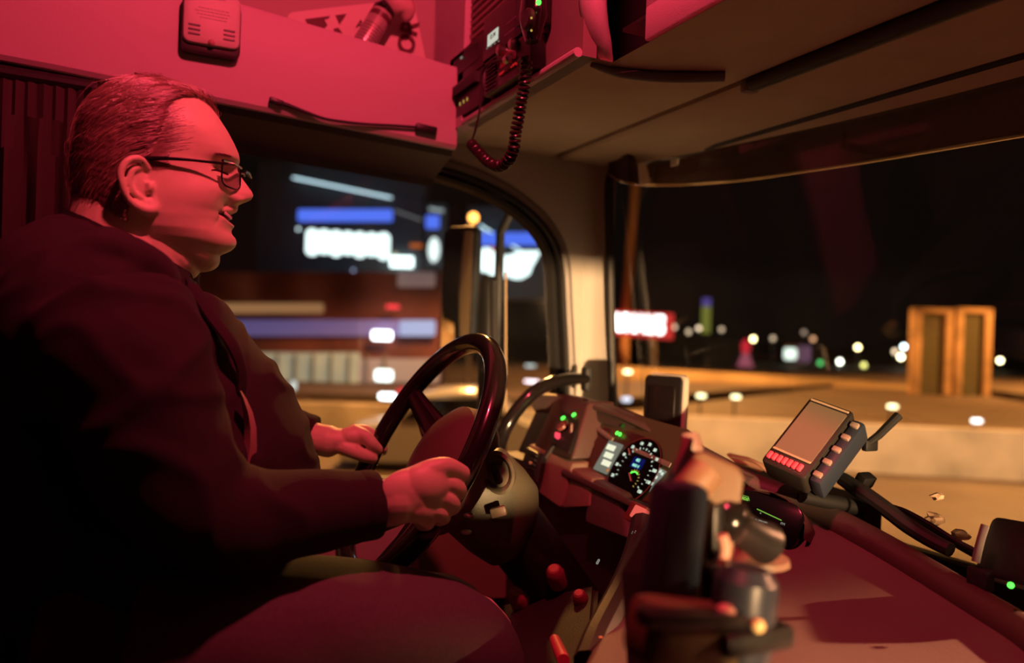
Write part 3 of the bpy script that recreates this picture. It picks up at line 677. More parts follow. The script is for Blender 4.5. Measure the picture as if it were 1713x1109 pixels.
# ------------------------------------------------------------------ phone style device on the dash
ph = thing('dash_camera_screen', 'black boxy device with pale metal edge standing on the dashboard rim', 'device', P(1105, 726, X=1.02))
c_ = P(1106, 682, X=1.0); yv = Vector((.28, -.96, 0)).normalized(); zv = Vector((.03, 0, 1)).normalized(); zv = (zv - yv * zv.dot(yv)).normalized(); nv = yv.cross(zv)
bm = B(); panel(bm, c_, yv, zv, .098, .138, .012, .024, .004); obj('body', bm, M['black'], ph)
bm = B(); panel(bm, c_ + nv * .0025, yv, zv, .070, .095, .006, .006, .002); obj('back_plate', bm, M['gloss'], ph)
bm = B(); panel(bm, c_ - nv * .006 + yv * .0035 + zv * .003, yv, zv, .101, .142, .014, .018, .004); obj('metal_rim', bm, mat('pale_metal', (.72, .66, .55), .3, metal=.2), ph)
bm = B(); box(bm, c_ - zv * .085 - nv * .01, (.03, .04, .05), None, .006); obj('foot', bm, M['black'], ph)
# ------------------------------------------------------------------ navigation unit with side buttons
nv_ = thing('navigation_unit', 'tilted grey screened terminal with red lit keys and dark side buttons above the dashboard', 'terminal', P(1340, 820, X=1.06))
A_, B_, C_, D_ = P(1356, 664, d=1.36), P(1432, 688, d=1.30), P(1342, 803, d=1.25), P(1272, 768, d=1.31)
cN = (A_ + B_ + C_ + D_) / 4; nx = (B_ - A_ + C_ - D_).normalized(); ny = (A_ - D_ + B_ - C_); ny = (ny - nx * ny.dot(nx)).normalized(); nn = nx.cross(ny)
if nn.dot(cN) > 0: pass
wN = ((B_ - A_).length + (C_ - D_).length) / 2; hN = ((A_ - D_).length + (B_ - C_).length) / 2
bm = B(); panel(bm, cN, nx, ny, wN, hN, .008, .045, .004); obj('housing', bm, M['dark'], nv_)
bm = B(); panel(bm, cN + nn * .0015 + ny * .010, nx, ny, wN * .84, hN * .72, .002, .003); obj('screen', bm, mat('screen_grey', (.26, .20, .15), .35), nv_)
bm = B(); box(bm, cN + nn * .003 - ny * hN * .30, (wN * .86, .004, .002), Matrix((nx, ny, nn)).transposed(), .0008, 1); obj('screen_edge', bm, mat('edge_tan', (.7, .5, .35), .4), nv_)
bm = B(); box(bm, cN + nn * .003 + ny * hN * .45, (wN * .86, .004, .002), Matrix((nx, ny, nn)).transposed(), .0008, 1); obj('screen_edge', bm, bpy.data.materials['edge_tan'], nv_)
rk = mat('key_red_lit', (.95, .12, .16), .35, emit=(1, .04, .08), es=.25)  # red light reflected by the keys, put into colour and emission
for k in range(7):
    bm = B(); box(bm, cN + nn * .003 - ny * hN * .40 + nx * wN * (-.38 + k * .115), (wN * .095, .014, .006), Matrix((nx, ny, nn)).transposed(), .002); obj('key', bm, rk, nv_)
bl_ = mat('side_blue_black', (.03, .04, .065), .45)
bm = B(); box(bm, cN + nx * (wN / 2 + .012) - nn * .03, (.022, hN * .9, .045), Matrix((nx, ny, nn)).transposed(), .006); obj('side_block', bm, bl_, nv_)
for k in range(5):
    bm = B(); box(bm, cN + nx * (wN / 2 + .011) - nn * .006 + ny * hN * (-.36 + k * .18), (.014, .010, .008), Matrix((nx, ny, nn)).transposed(), .002); obj('side_button', bm, mat('side_button_tan', (.4, .3, .25), .4) if k == 0 else bpy.data.materials['side_button_tan'], nv_)
bm = B(); tube(bm, [cN - ny * hN * .3 - nn * .045 + nx * .02, cN - ny * hN * .52 - nn * .05 + nx * .03, P(1440, 850, X=1.12)], [.016, .012, .014], 12); obj('stalk', bm, M['rubber'], nv_)
ar = B(); tube(ar, [P(1447, 745, d=1.36), P(1470, 728, d=1.37), P(1503, 695, d=1.38)], [.006, .007, .008], 10)
box(ar, P(1455, 745, d=1.365), (.03, .012, .02), None, .003); obj('antenna_arm', ar, M['rubber'], nv_)
# ------------------------------------------------------------------ cables, papers and clutter on the windscreen ledge
def cable(name, label, pix, X, r, m, cat='cable', group=None):
    bm = B(); tube(bm, smoothpath([P(x, y, X=X + (k * .0)) for k, (x, y) in enumerate(pix)], 6), r, 10)
    return obj(name, bm, m, None, label=label, cat=cat, group=group)
cable('thick_cable', 'thick black cable lying from the terminal foot along the windscreen ledge', [(1408, 800), (1440, 822), (1480, 850), (1520, 880), (1560, 905), (1590, 920)], 1.10, [.012, .014, .013, .013, .012, .011], M['rubber'])
cable('thin_cable', 'thin black cable looping above the thick cable on the ledge', [(1445, 805), (1470, 838), (1515, 855), (1560, 880), (1600, 905), (1640, 925)], 1.13, .004, M['rubber'])
cable('wiper_arm', 'dark wiper arm lying low outside the windscreen', [(1380, 815), (1440, 835), (1530, 870), (1600, 910), (1690, 960)], 1.30, .007, M['dark'], 'wiper')
bm = B(); box(bm, P(1447, 803, X=1.12), (.03, .02, .022), Matrix.Rotation(.5, 3, 'X'), .003); obj('black_clip', bm, M['black'], None, label='small square black clip standing on the ledge beside the cable', cat='clip')
bm = B(); pts = [P(1215, 760, X=1.10), P(1250, 768, X=1.10), P(1285, 785, X=1.10), P(1270, 790, X=1.10), P(1230, 775, X=1.09)]; prism(bm, pts, (.008, 0, .003)); obj('folded_note', bm, mat('note_tan', (.6, .42, .25), .7), None, False, label='folded tan paper lying on the rim left of the terminal', cat='paper')
bm = B(); tube(bm, smoothpath([P(1226, 764, X=1.08), P(1262, 772, X=1.08), P(1286, 790, X=1.08)], 5), .005, 10, flat=.6); obj('pen', bm, mat('pen_brown', (.5, .35, .2), .4), None, label='slim tan pen lying beside the folded paper on the dashboard rim', cat='pen')
for i, (x, y, s) in enumerate(((1568, 830, .010), (1562, 868, .016), (1605, 895, .014))):
    random.seed(i); bm = B(); t_ = bmesh.new(); bmesh.ops.create_icosphere(t_, subdivisions=2, radius=s)
    for v in t_.verts: v.co *= 1 + random.uniform(-.35, .35)
    for v in t_.verts: v.co = Vector((v.co.x, v.co.y, v.co.z * .6)) + P(x, y, X=1.22)
    join(bm, t_); obj('crumpled_wrapper', bm, mat('wrapper', (.75, .5, .33), .3) if i == 0 else bpy.data.materials['wrapper'], None, False, cat='wrapper',
        label=('smallest crumpled wrapper, topmost of the three by the windscreen', 'crumpled wrapper in the middle of the three by the windscreen', 'crumpled wrapper lowest of the three, beside the black monitor')[i])
# black monitor at the right edge of the windscreen
mo = thing('black_monitor', 'black monitor seen from behind at the edge of the windscreen with a green lamp', 'monitor', P(1690, 1000, X=.98))
a, b, c2, d2 = P(1655, 862, d=1.12), P(1760, 880, d=1.02), P(1760, 1000, d=1.0), P(1632, 950, d=1.10)
u_ = (b - a).normalized(); v_ = (a - d2); v_ = (v_ - u_ * v_.dot(u_)).normalized()
bm = B(); panel(bm, (a + b + c2 + d2) / 4, u_, v_, .115, .088, .012, .03, .005); obj('housing', bm, M['black'], mo)
bm = B(); tube(bm, smoothpath([P(1648, 878, d=1.075), P(1640, 905, d=1.072), P(1632, 940, d=1.07)], 4), .006, 10, flat=.5); obj('edge_trim', bm, mat('edge_grey', (.15, .14, .14), .4), mo)
bm = B(); ell(bm, P(1691, 979, d=.985), .004); obj('green_lamp', bm, LED['green'], mo)
bm = B(); box(bm, P(1640, 968, d=1.07), (.02, .03, .03), None, .004); obj('bracket', bm, M['rubber'], mo)
# ------------------------------------------------------------------ centre radio display sunk in the tray
rd = thing('dash_radio', 'black domed dashboard radio with green and white lit text in the centre of the tray', 'radio', P(1275, 900, Z=-.37))
dc = P(1276, 858, X=.93); rx = Vector((.35, -.93, -.10)).normalized(); ru = Vector((.45, .12, .9)); ru = (ru - rx * ru.dot(rx)).normalized(); rn = rx.cross(ru)
bm = B(); rows = []
for k in range(9):
    a = PI * k / 8
    rows.append([dc - rn * (.004 + j) + rx * (-math.cos(a) * .075 * s) + ru * (math.sin(a) * .058 * s - .02) for j, s in ((-.0, 1), (.01, 1.06), (.05, 1.04), (.12, .9))])
grid(bm, rows); obj('hood', bm, mat('hood_dark_red', (.10, .03, .04), .4), rd)
bm = B(); panel(bm, dc - ru * .012, rx, ru, .135, .085, .03, .01, .002); obj('face', bm, M['screenb'], rd)
def D(px, py, up=.002): return P(px, py, plane=(dc, rn)) + rn * up
bm = B(); tube(bm, [D(1267, 852), D(1308, 871)], .0008, 6); obj('green_line', bm, LED['green'] if False else glow('led_limegreen', (.35, .8, .1), .6), rd)
text('preset_text', 'RDS', D(1247, 835), rx, ru, .0065, bpy.data.materials['led_limegreen'], rd, off=.0004)
bm = B(); tube(bm, [D(1243, 829), D(1253, 832), D(1254, 838)], .0005, 5); obj('preset_frame', bm, bpy.data.materials['led_limegreen'], rd)
text('station_text', 'P1 NRJ2', D(1267, 874), rx, ru, .0105, LED['white'], rd, off=.0007)
text('small_text', 'FM', D(1310, 877), rx, ru, .006, LED['dimw'], rd)
text('small_text', 'C', D(1304, 893), rx, ru, .007, LED['dimw'], rd)
bm = B(); ell(bm, D(1273, 859), .0012); obj('dot', bm, LED['dimw'], rd)
# ------------------------------------------------------------------ red lit centre column of switches facing the driver
kc = thing('switch_column', 'curved dark column of lit push buttons below the instrument cluster', 'switch panel', P(1030, 1080, X=.62))
colpts = smoothpath([P(1076, 872, X=.74), P(1070, 905, X=.715), P(1060, 940, X=.68), P(1042, 985, X=.62), P(1020, 1030, X=.56), P(1000, 1070, X=.52), P(985, 1110, X=.49)], 5)
bm = B(); tube(bm, colpts, .020, 10, flat=1.0); obj('column', bm, M['dashd'], kc)
bm = B(); panel(bm, P(1066, 857, X=.745), cx, cu, .030, .022, .003, .012, .001); obj('red_lit_switch', bm, LED['red'] if False else glow('switch_salmon', (1, .14, .10), .8), kc)
bm = B(); panel(bm, P(1062, 857, X=.75), cx, cu, .045, .034, .003, .014, .001); obj('switch_frame', bm, mat('switch_frame', (.2, .06, .05), .4), kc)
for k in range(12):
    p = colpts[3 + k * 2]; t_ = (colpts[4 + k * 2] - p).normalized(); o_ = -p.normalized()
    bm = B(); box(bm, p + o_ * .018, (.010, .016, .012), None, .003); obj('push_button', bm, (mat('button_tan', (.62, .30, .16), .35) if k == 4 else M['black']) if k < 5 else bpy.data.materials['button_tan'] if k % 3 else mat('button_red%d' % k, (.4, .05, .08), .3), kc)
for k, (x, y) in enumerate(((1058, 890), (1063, 889), (1066, 900), (1068, 912), (1054, 930), (1062, 925), (1000, 940), (973, 1092))):
    text('symbol', '8' if k == 6 else ':', P(x, y, X=.70 if k < 6 else .63), cx, cu, .012 if k == 6 else .008, LED['dimw'], kc, off=.0002)
# dark storage area with small round knobs under the wheel
gl = thing('gear_console', 'dark low console with tan topped knobs beside the driver\'s knee', 'console', P(920, 1100, X=.55))
bm = B(); prism(bm, [P(835, 1010, X=.62), P(1000, 975, X=.68), P(985, 1170, X=.45), P(850, 1170, X=.45)], (.05, 0, -.25)); bmesh.ops.bevel(bm, geom=bm.edges[:], offset=.01, segments=3, affect='EDGES'); obj('console_body', bm, M['dashd'], gl)
kt = mat('knob_tan', (.55, .30, .16), .4); kr = mat('knob_red', (.3, .05, .08), .35)
for (x, y, X, r) in ((865, 988, .60, .016), (926, 951, .63, .013), (908, 957, .64, .011), (968, 992, .62, .010)):
    p = P(x, y, X=X); ax = Vector((-.45, -.35, .8)).normalized()
    bm = B(); lathe(bm, [(r * 1.2, -.04), (r * 1.25, -.012), (r, -.003), (r * .8, 0)], p, ax, 24); k_ = obj('knob', bm, kr, gl)
    bm = B(); lathe(bm, [(r * .72, 0), (r * .6, .002), (r * .3, .0025)], p, ax, 20); obj('knob_cap', bm, kt, k_)
bm = B(); tube(bm, [P(928, 1070, X=.5), P(934, 1085, X=.48), P(943, 1105, X=.46)], [.007, .008, .008], 12); obj('red_lever', bm, mat('lever_red', (.6, .04, .12), .4), gl)
# ------------------------------------------------------------------ blurred phone holder near the camera
hd = thing('tablet_holder', 'large dark tablet edge-on in a tan bracket standing close on the dashboard tray', 'tablet holder', P(1130, 1110, d=.70))
def dd(px, py, d): return P(px, py, d=d)
q = [dd(1150, 728, .80), dd(1108, 862, .76), dd(1075, 960, .72), dd(1068, 1140, .66), dd(1110, 1170, .66), dd(1128, 960, .72), dd(1162, 800, .78), dd(1158, 728, .80)]
bm = B(); prism(bm, [dd(1149, 728, .80), dd(1040, 958, .80), dd(1052, 1160, .74), dd(1104, 1170, .68), dd(1110, 960, .72), dd(1160, 735, .76)], ray(1140, 850) * .012)
obj('tablet', bm, M['dark'], hd, False)
bm = B(); tube(bm, [dd(1154, 727, .785), dd(1158, 745, .78), dd(1140, 795, .78)], [.010, .012, .010], 10, flat=.7); obj('corner_cap', bm, mat('cap_brown', (.30, .17, .14), .5), hd)
tan = mat('bracket_tan', (.20, .115, .06), .6); olv = mat('bracket_olive', (.11, .08, .03), .6)
bm = B(); panel(bm, dd(1182, 905, .70), Vector((.75, -.6, -.35)), Vector((.2, .05, 1)), (.050), .15, .012, .02, .005); obj('bracket_plate', bm, tan, hd)
bm = B(); tube(bm, [dd(1122, 872, .70), dd(1150, 825, .70), dd(1180, 790, .71)], [.014, .017, .017], 14); obj('clamp_jaw', bm, mat('jaw_orange', (.28, .15, .085), .5), hd)
bm = B(); box(bm, dd(1122, 955, .66), (.046, .03, .15), Matrix.Rotation(.1, 3, 'Y'), .008); obj('grip_pad', bm, mat('pad_blue_black', (.02, .03, .05), .5), hd)
bm = B(); box(bm, dd(1145, 1060, .62), (.09, .05, .05), Matrix.Rotation(.2, 3, 'Y'), .012); obj('lower_clamp', bm, olv, hd)
bm = B(); box(bm, dd(1160, 1035, .60), (.10, .02, .014), Matrix.Rotation(.15, 3, 'Y'), .005); obj('clamp_bar', bm, M['black'], hd)
bm = B(); box(bm, dd(1197, 890, .69), (.012, .01, .05), None, .003); box(bm, dd(1190, 985, .67), (.018, .012, .045), None, .004); obj('hinge', bm, M['black'], hd)
a1 = thing('ball_joint_arm', 'black ball joint mounting arm reaching towards the dashboard radio', 'mounting arm', dd(1250, 925, .74))
bm = B(); tube(bm, smoothpath([dd(1215, 868, .72), dd(1245, 888, .74), dd(1280, 908, .76)], 5), [.020, .016, .017, .021], 18); obj('arm', bm, M['black'], a1)
bm = B(); ell(bm, dd(1218, 870, .71), .021); obj('ball', bm, M['gloss'], a1)
bm = B(); lathe(bm, [(.035, 0), (.034, .006), (.018, .012), (.012, .04)], dd(1262, 940, .80), (0, 0, 1), 28); obj('suction_foot', bm, mat('foot_brown', (.22, .13, .09), .5), a1)
bm = B(); tube(bm, smoothpath([dd(1208, 895, .66), dd(1213, 915, .66), dd(1210, 945, .66)], 5), .0045, 10); obj('glossy_edge', bm, mat('edge_salmon', (.7, .35, .28), .3), a1)
a2 = thing('clamp_screw_knob', 'black screw knob with a bright yellow tip low on the tablet bracket', 'knob', dd(1245, 1070, .62))
bm = B(); lathe(bm, [(.024, -.05), (.027, -.03), (.026, .02), (.018, .03)], dd(1244, 1010, .64), Vector((.1, 0, 1)), 24); obj('knob_body', bm, mat('knob_blueblack', (.03, .035, .05), .3), a2)
bm = B(); ell(bm, dd(1268, 1047, .61), .0055); obj('yellow_tip', bm, mat('tip_yellow', (.85, .65, .3), .3), a2)
bm = B(); box(bm, dd(1245, 1060, .63), (.07, .045, .02), None, .006); obj('base', bm, M['black'], a2)
for (x, y) in ((1213, 1028), (1217, 1058)):
    bm = B(); ell(bm, dd(x, y, .615), .0085); obj('screw_head', bm, mat('screw_tan', (.6, .33, .25), .3) if 'screw_tan' not in bpy.data.materials else bpy.data.materials['screw_tan'], a2)
# ================================================================== steering wheel
TAU = math.radians(61)
wc = P(697, 757, Y=1.24); s_ = Vector((math.cos(TAU), 0, math.sin(TAU))); yv_ = Vector((0, 1, 0)); wn = s_.cross(yv_)  # axis
if wn.x > 0: wn = -wn                         # towards the driver
WR = .212
sw = thing('steering_wheel', 'large glossy black steering wheel gripped by the driver', 'steering wheel', wc - wn * .1)
bm = B(); tube(bm, [wc + (s_ * math.cos(a) + yv_ * math.sin(a)) * WR for a in np.linspace(0, 2 * PI, 73)[:-1]], .0175, 18, closed=True); obj('rim', bm, mat('wheel_leather', (.014, .010, .010), .2, coat=.6), sw)
hub = wc - wn * .045
bm = B(); rows = []
for k, (rr, h) in enumerate(((.0, .034), (.04, .032), (.080, .022), (.103, .006), (.110, -.02), (.100, -.05))):
    rows.append([hub + (s_ * math.cos(a) * rr * 1.05 + yv_ * math.sin(a) * rr * 1.0) + wn * h for a in np.linspace(0, 2 * PI, 41)[:-1]])
grid(bm, rows, closed=True); obj('airbag_cover', bm, mat('airbag_cover', (.13, .085, .07), .5, bump=.2, bscale=300), sw)
for a in (math.radians(62), math.radians(-62), math.radians(155), math.radians(-155)):
    d_ = s_ * math.cos(a) + yv_ * math.sin(a)
    bm = B(); tube(bm, [hub + d_ * .095 - wn * .005, hub + d_ * .14 + wn * .014, wc + d_ * (WR - .008)], [.036, .026, .018], 12, flat=.42, up=wn); sp_ = obj('spoke', bm, M['gloss'], sw)
    if abs(a) < 2:
        for j in range(3):
            for i in range(2):
                bm = B(); box(bm, hub + d_ * (.122 + j * .016) + wn * (.012 + j * .004) + wn.cross(d_) * (.010 if i else -.008), (.011, .009, .006), Matrix((d_, wn.cross(d_), wn)).transposed(), .002, 1); obj('spoke_button', bm, M['dark'], sp_)
# column shroud
sc_ = thing('steering_column', 'olive steering column shroud with an oval lock housing behind the wheel', 'steering column', hub - wn * .3)
bm = B(); rows = []
base = hub - wn * .05
for t_, w1, w2 in ((0, .070, .075), (.03, .080, .085), (.07, .082, .085), (.10, .075, .08), (.12, .055, .06)):
    c_ = base - wn * t_ + Vector((.0, 0, -.03 * t_ / .1))
    rows.append([c_ + s_ * math.copysign(abs(math.cos(a)) ** .7, math.cos(a)) * w2 + yv_ * math.copysign(abs(math.sin(a)) ** .7, math.sin(a)) * w1 for a in np.linspace(0, 2 * PI, 41)[:-1]])
R_ = grid(bm, rows, closed=True); bm.faces.new(R_[0]); bm.faces.new(R_[-1][::-1]); obj('shroud', bm, M['olive'], sc_)
bm = B(); tube(bm, [base - wn * .10 - Vector((0, 0, .03)), base - wn * .30 + Vector((0, 0, -.15)), base - wn * .45 + Vector((0, 0, -.6))], .06, 16); obj('lower_column', bm, M['black'], sc_)
pc_ = P(833, 790, Y=1.135); e1 = Vector((.25, -.15, -.95)).normalized(); e2 = Vector((.80, -.45, .25)); e2 = (e2 - e1 * e2.dot(e1)).normalized(); e3 = e1.cross(e2)
if e3.dot(pc_) > 0: e3 = -e3
bm = B(); rows = []
for rr, h in ((1.25, -.02), (1.2, .004), (1.0, .008), (.86, .004), (.8, .0)):
    rows.append([pc_ + e1 * math.cos(a) * .030 * rr + e2 * math.sin(a) * .022 * rr + e3 * h for a in np.linspace(0, 2 * PI, 33)[:-1]])
R_ = grid(bm, rows, closed=True); bm.faces.new(R_[-1]); obj('oval_lock_housing', bm, mat('olive_lock', (.13, .115, .08), .4), sc_)
bm = B(); box(bm, pc_ + e3 * .010, (.034, .012, .018), Matrix((e1, e2, e3)).transposed(), .005); obj('lock_grip', bm, M['dark'], sc_)
bm = B(); box(bm, P(834, 856, Y=1.13), (.026, .012, .016), Matrix((e2, e3, e1)).transposed(), .003); obj('square_button', bm, mat('button_brown', (.2, .15, .1), .4), sc_)
for (x, y) in ((785, 862), (780, 890)):
    bm = B(); ell(bm, P(x, y, Y=1.12), (.009, .009, .004)); obj('rivet', bm, M['metal'], sc_)
# ================================================================== outside the cab
GZ = -2.1
gm_ = mat('asphalt', (.13, .09, .065), .7, bump=.5, bscale=3, var=.2, vscale=.6)
bm = B(); boxc(bm, -120, 260, 2.2, 260, GZ - .3, GZ); boxc(bm, 2.2, 260, -120, 2.2, GZ - .3, GZ); struct('ground', bm, gm_)
# external smoked sun visor above the windscreen
vz = thing('sun_visor', 'smoked brown sun visor band mounted outside along the top of the windscreen', 'sun visor', (1.45, .6, .2))
low = [P(1019, 292, Y=1.70), P(1035, 301, Y=1.66), P(1060, 307, Y=1.60), P(1085, 309, X=1.26), P(1150, 308, X=1.28), P(1240, 301, X=1.30), P(1340, 287, X=1.32), P(1440, 272, X=1.33), P(1560, 252, X=1.33), P(1713, 226, X=1.32), P(1900, 195, X=1.30)]
low = smoothpath(low, 4)
bm = B(); rows = [[p for p in low], [p + Vector((-.006, 0, .05)) for p in low], [p + Vector((-.02, 0, .12)) for p in low], [p + Vector((-.04, 0, .22)) for p in low]]
grid(bm, rows); grid(bm, [[p + Vector((.005, 0, 0)) for p in r] for r in rows])
vm = bpy.data.materials.new('smoked_visor'); vm.use_nodes = True; nt = vm.node_tree; pb = nt.nodes['Principled BSDF']
pb.inputs['Base Color'].default_value = (.09, .045, .03, 1); pb.inputs['Roughness'].default_value = .25
tr = nt.nodes.new('ShaderNodeBsdfTransparent'); tr.inputs[0].default_value = (.45, .28, .2, 1); mx = nt.nodes.new('ShaderNodeMixShader'); mx.inputs[0].default_value = .55
nt.links.new(tr.outputs[0], mx.inputs[1]); nt.links.new(pb.outputs[0], mx.inputs[2]); nt.links.new(mx.outputs[0], nt.nodes['Material Output'].inputs[0])
obj('visor_panel', bm, vm, vz)
bm = B(); tube(bm, low, .0035, 8); obj('lower_edge', bm, mat('visor_edge', (.4, .25, .12), .15, metal=.6), vz)
st = B(); a = P(1128, 270, X=1.22); box(st, a, (.001, .030, .022)); obj('windscreen_sticker', st, mat('sticker', (.45, .33, .25), .6), None, False, label='small pale square sticker at the top corner of the windscreen', cat='sticker')
# ------------------------------------------------------------------ door mirror
mr = thing('door_mirror', 'tall black door mirror with tall glass outside the side window', 'mirror', P(790, 735, Y=2.2))
MA, MB_ = Vector((.82, 2.30, 0)), Vector((.89, 2.196, 0)); mu_ = (MB_ - MA).normalized(); mn = Vector((-.83, -.557, 0))
ztop, zbot = .31, -.07
cM = (MA + MB_) / 2 + Vector((0, 0, (ztop + zbot) / 2))
bm = B(); panel(bm, cM, mu_, (0, 0, 1), .112, ztop - zbot, .02, .004, .001); obj('mirror_glass', bm, mat('mirror_silver', (.8, .8, .8), .02, metal=1), mr)
bm = B(); panel(bm, cM - mn * .004, mu_, (0, 0, 1), .128, ztop - zbot + .025, .03, .04, .015); obj('mirror_housing', bm, M['black'], mr)
bm = B(); tube(bm, [P(817, 462, Y=2.25), P(817, 480, Y=2.25), P(816, 720, Y=2.25), P(815, 760, Y=2.2)], [.02, .034, .034, .03], 12); obj('arm_cover', bm, M['black'], mr)
bm = B(); tube(bm, [Vector((.98, 2.05, .36)), Vector((.98, 2.14, .36)), Vector((.97, 2.19, .30)), Vector((.97, 2.19, -.6)), Vector((.99, 2.0, -.62))], .014, 10); obj('mirror_arm', bm, M['rubber'], mr)
# ------------------------------------------------------------------ concrete barrier
conc = mat('concrete', (.55, .48, .42), .85, bump=.6, bscale=4, var=.25, vscale=1.2)
def strip_wall(name, label, cat, pts, z1, thick, m, z0=GZ, par=None):
    bm = B(); rows = [[], [], [], []]
    for i, p in enumerate(pts):
        t_ = (pts[min(i + 1, len(pts) - 1)] - pts[max(i - 1, 0)]); n = Vector((-t_.y, t_.x, 0)).normalized(); 
        zz = z1[i] if isinstance(z1, list) else z1
        rows[0].append(Vector((p.x, p.y, z0)) - n * thick * .9); rows[1].append(Vector((p.x, p.y, zz)) - n * thick * .4); rows[2].append(Vector((p.x, p.y, zz)) + n * thick * .4); rows[3].append(Vector((p.x, p.y, z0)) + n * thick * .9)
    grid(bm, rows); return obj(name, bm, m, par, label=label, cat=cat)
def topz(px, py, d): q = P(px, py, d=d); return q
tp = [topz(300, 668, 15), topz(430, 672, 14.8), topz(600, 676, 14.4), topz(860, 684, 14), topz(1030, 690, 13.6), topz(1150, 695, 13.3), topz(1350, 704, 13), topz(1550, 714, 12.8), topz(1713, 721, 12.6), topz(2000, 735, 12.5)]
strip_wall('concrete_barrier', 'long pale concrete barrier beside the road beyond the windscreen', 'barrier', tp, [p.z for p in tp], .25, conc)
# plain dark strip beyond the barrier
vg = B(); a = [P(-200, 655, d=22), P(400, 655, d=22), P(1000, 668, d=21), P(1500, 688, d=48), P(2100, 705, d=19)]
strip_wall('dark_strip', 'plain dark strip running behind the concrete barrier', 'guard rail', a, [p.z for p in a], .12, mat('strip_dark', (.05, .035, .03), .8))
# road side bank lit by the sodium lamps
a = [P(1020, 612, d=38), P(1180, 622, d=38.5), P(1400, 634, d=38.5), P(1560, 650, d=37.5), P(1760, 668, d=37)]
strip_wall('roadside_bank', 'sodium lit bank of ground behind the dark strip', 'bank', a, [p.z for p in a], 1.6, mat('bank_earth', (.35, .24, .13), .9, bump=.6, bscale=1, var=.35, vscale=.25))
lampm = {}
def lm(c, s):
    k = (c, s)
    if k not in lampm: lampm[k] = glow('lamp_%d' % len(lampm), c, s)
    return lampm[k]
polem = mat('lamp_pole', (.10, .08, .07), .6)
def lamp_post(px, py, d, col, s, r, label, group=None, wide=1.0):
    p = P(px, py, d=d); t = thing('street_lamp', label, 'street lamp', (p.x, p.y, GZ), group)
    bm = B(); tube(bm, [(p.x, p.y, GZ), (p.x, p.y, p.z + .1)], .07, 8); obj('pole', bm, polem, t)
    bm = B(); ell(bm, p - Vector((0, 0, .0)) - ray(px, py) * .15, (r * wide, r, r)); obj('lamp_head', bm, lm(col, s), t); return t
WY, WW, DW, BW = (1, .80, .35), (.95, 1, .8), (.75, .55, .35), (.75, .95, 1)
city = [(1128, 547, DW, 2.4), (1152, 555, DW, 2.0), (1169, 549, DW, 3.4), (1207, 551, DW, 1.7), (1260, 567, WY, 12), (1293, 566, DW, 1.7), (1360, 567, (.8, .4, .2), 2), (1372, 607, (.1, .6, .15), 2.2), (1405, 605, WW, 10), (1435, 581, WY, 12), (1445, 611, (.8, .75, .2), 4), (1497, 588, DW, 4), (1507, 597, (1, .85, .5), 16), (1512, 580, BW, 10), (1525, 591, DW, 4), (1673, 603, (1, .85, .45), 12), (1345, 556, (.5, .35, .25), 1.2)]
names = ['dim street lamp just right of the red shop sign', 'greyish street lamp second from the red shop sign', 'street lamp third from the red sign, left of the green tower', 'dim street lamp right of the green tower', 'bright yellow street lamp above the small red figure', 'faint grey lamp between the yellow lamp and the white shop light', 'dim orange lamp right of the white shop light', 'green lit lamp low among the city lights', 'pale yellow lamp between the green lamp and a taller bright one', 'bright yellow lamp high over the middle of the city lights', 'yellow green lamp just below the tall bright one', 'small warm lamp left of the brightest cluster', 'brightest warm lamp in the cluster beside the two lit columns', 'pale blue lamp on top of the cluster beside the columns', 'small warm lamp right of the cluster beside the columns', 'lone yellow lamp on a post right of the two lit columns', 'very dim brown lamp high above the white shop light']
for (x, y, c, s), nme in zip(city, names): lamp_post(x, y, 70, c, s, .20, nme)
# big white shop light
q = P(1322, 592, d=68); bm = B(); box(bm, q, (1.1, .6, 1.0), None, .2); obj('lit_shop_window', bm, lm((.85, 1, .85), 1.6), None, label='white lit shop window glowing in the middle of the city lights', cat='shop window')
q = P(1345, 592, d=72); bm = B(); box(bm, q, (1.2, .5, 1.5), None, .1); obj('purple_sign', bm, lm((.3, .14, .24), .5), None, label='dim purple lit panel right of the white shop window', cat='sign')
q = P(1181, 535, d=75); bm = B(); box(bm, q, (.7, .5, 2.6)); t = thing('lit_tower', 'thin yellow green lit tower with a purple tip', 'tower', (q.x, q.y, GZ)); obj('tower_body', bm, lm((.30, .30, .05), .6), t)
bm = B(); box(bm, q + Vector((0, 0, 1.7)), (.7, .5, .8)); obj('tower_tip', bm, lm((.12, .08, .35), .7), t)
bm = B(); boxc(bm, q.x - .3, q.x + .3, q.y - .2, q.y + .2, GZ, q.z - 1.3); obj('tower_base', bm, polem, t)
q = P(1247, 600, d=60); t = thing('pink_figure', 'small pink and red lit shape standing by the far road', 'lit figure', (q.x, q.y, GZ)); bm = B(); lathe(bm, [(.8, -1.1), (.5, -.3), (.25, .4), (.1, .5)], q, (0, 0, 1), 16); obj('body', bm, lm((.6, .14, .2), .55), t)
bm = B(); ell(bm, q + Vector((0, 0, .9)), (.35, .35, .6)); obj('red_tip', bm, lm((.9, .03, .05), .7), t)
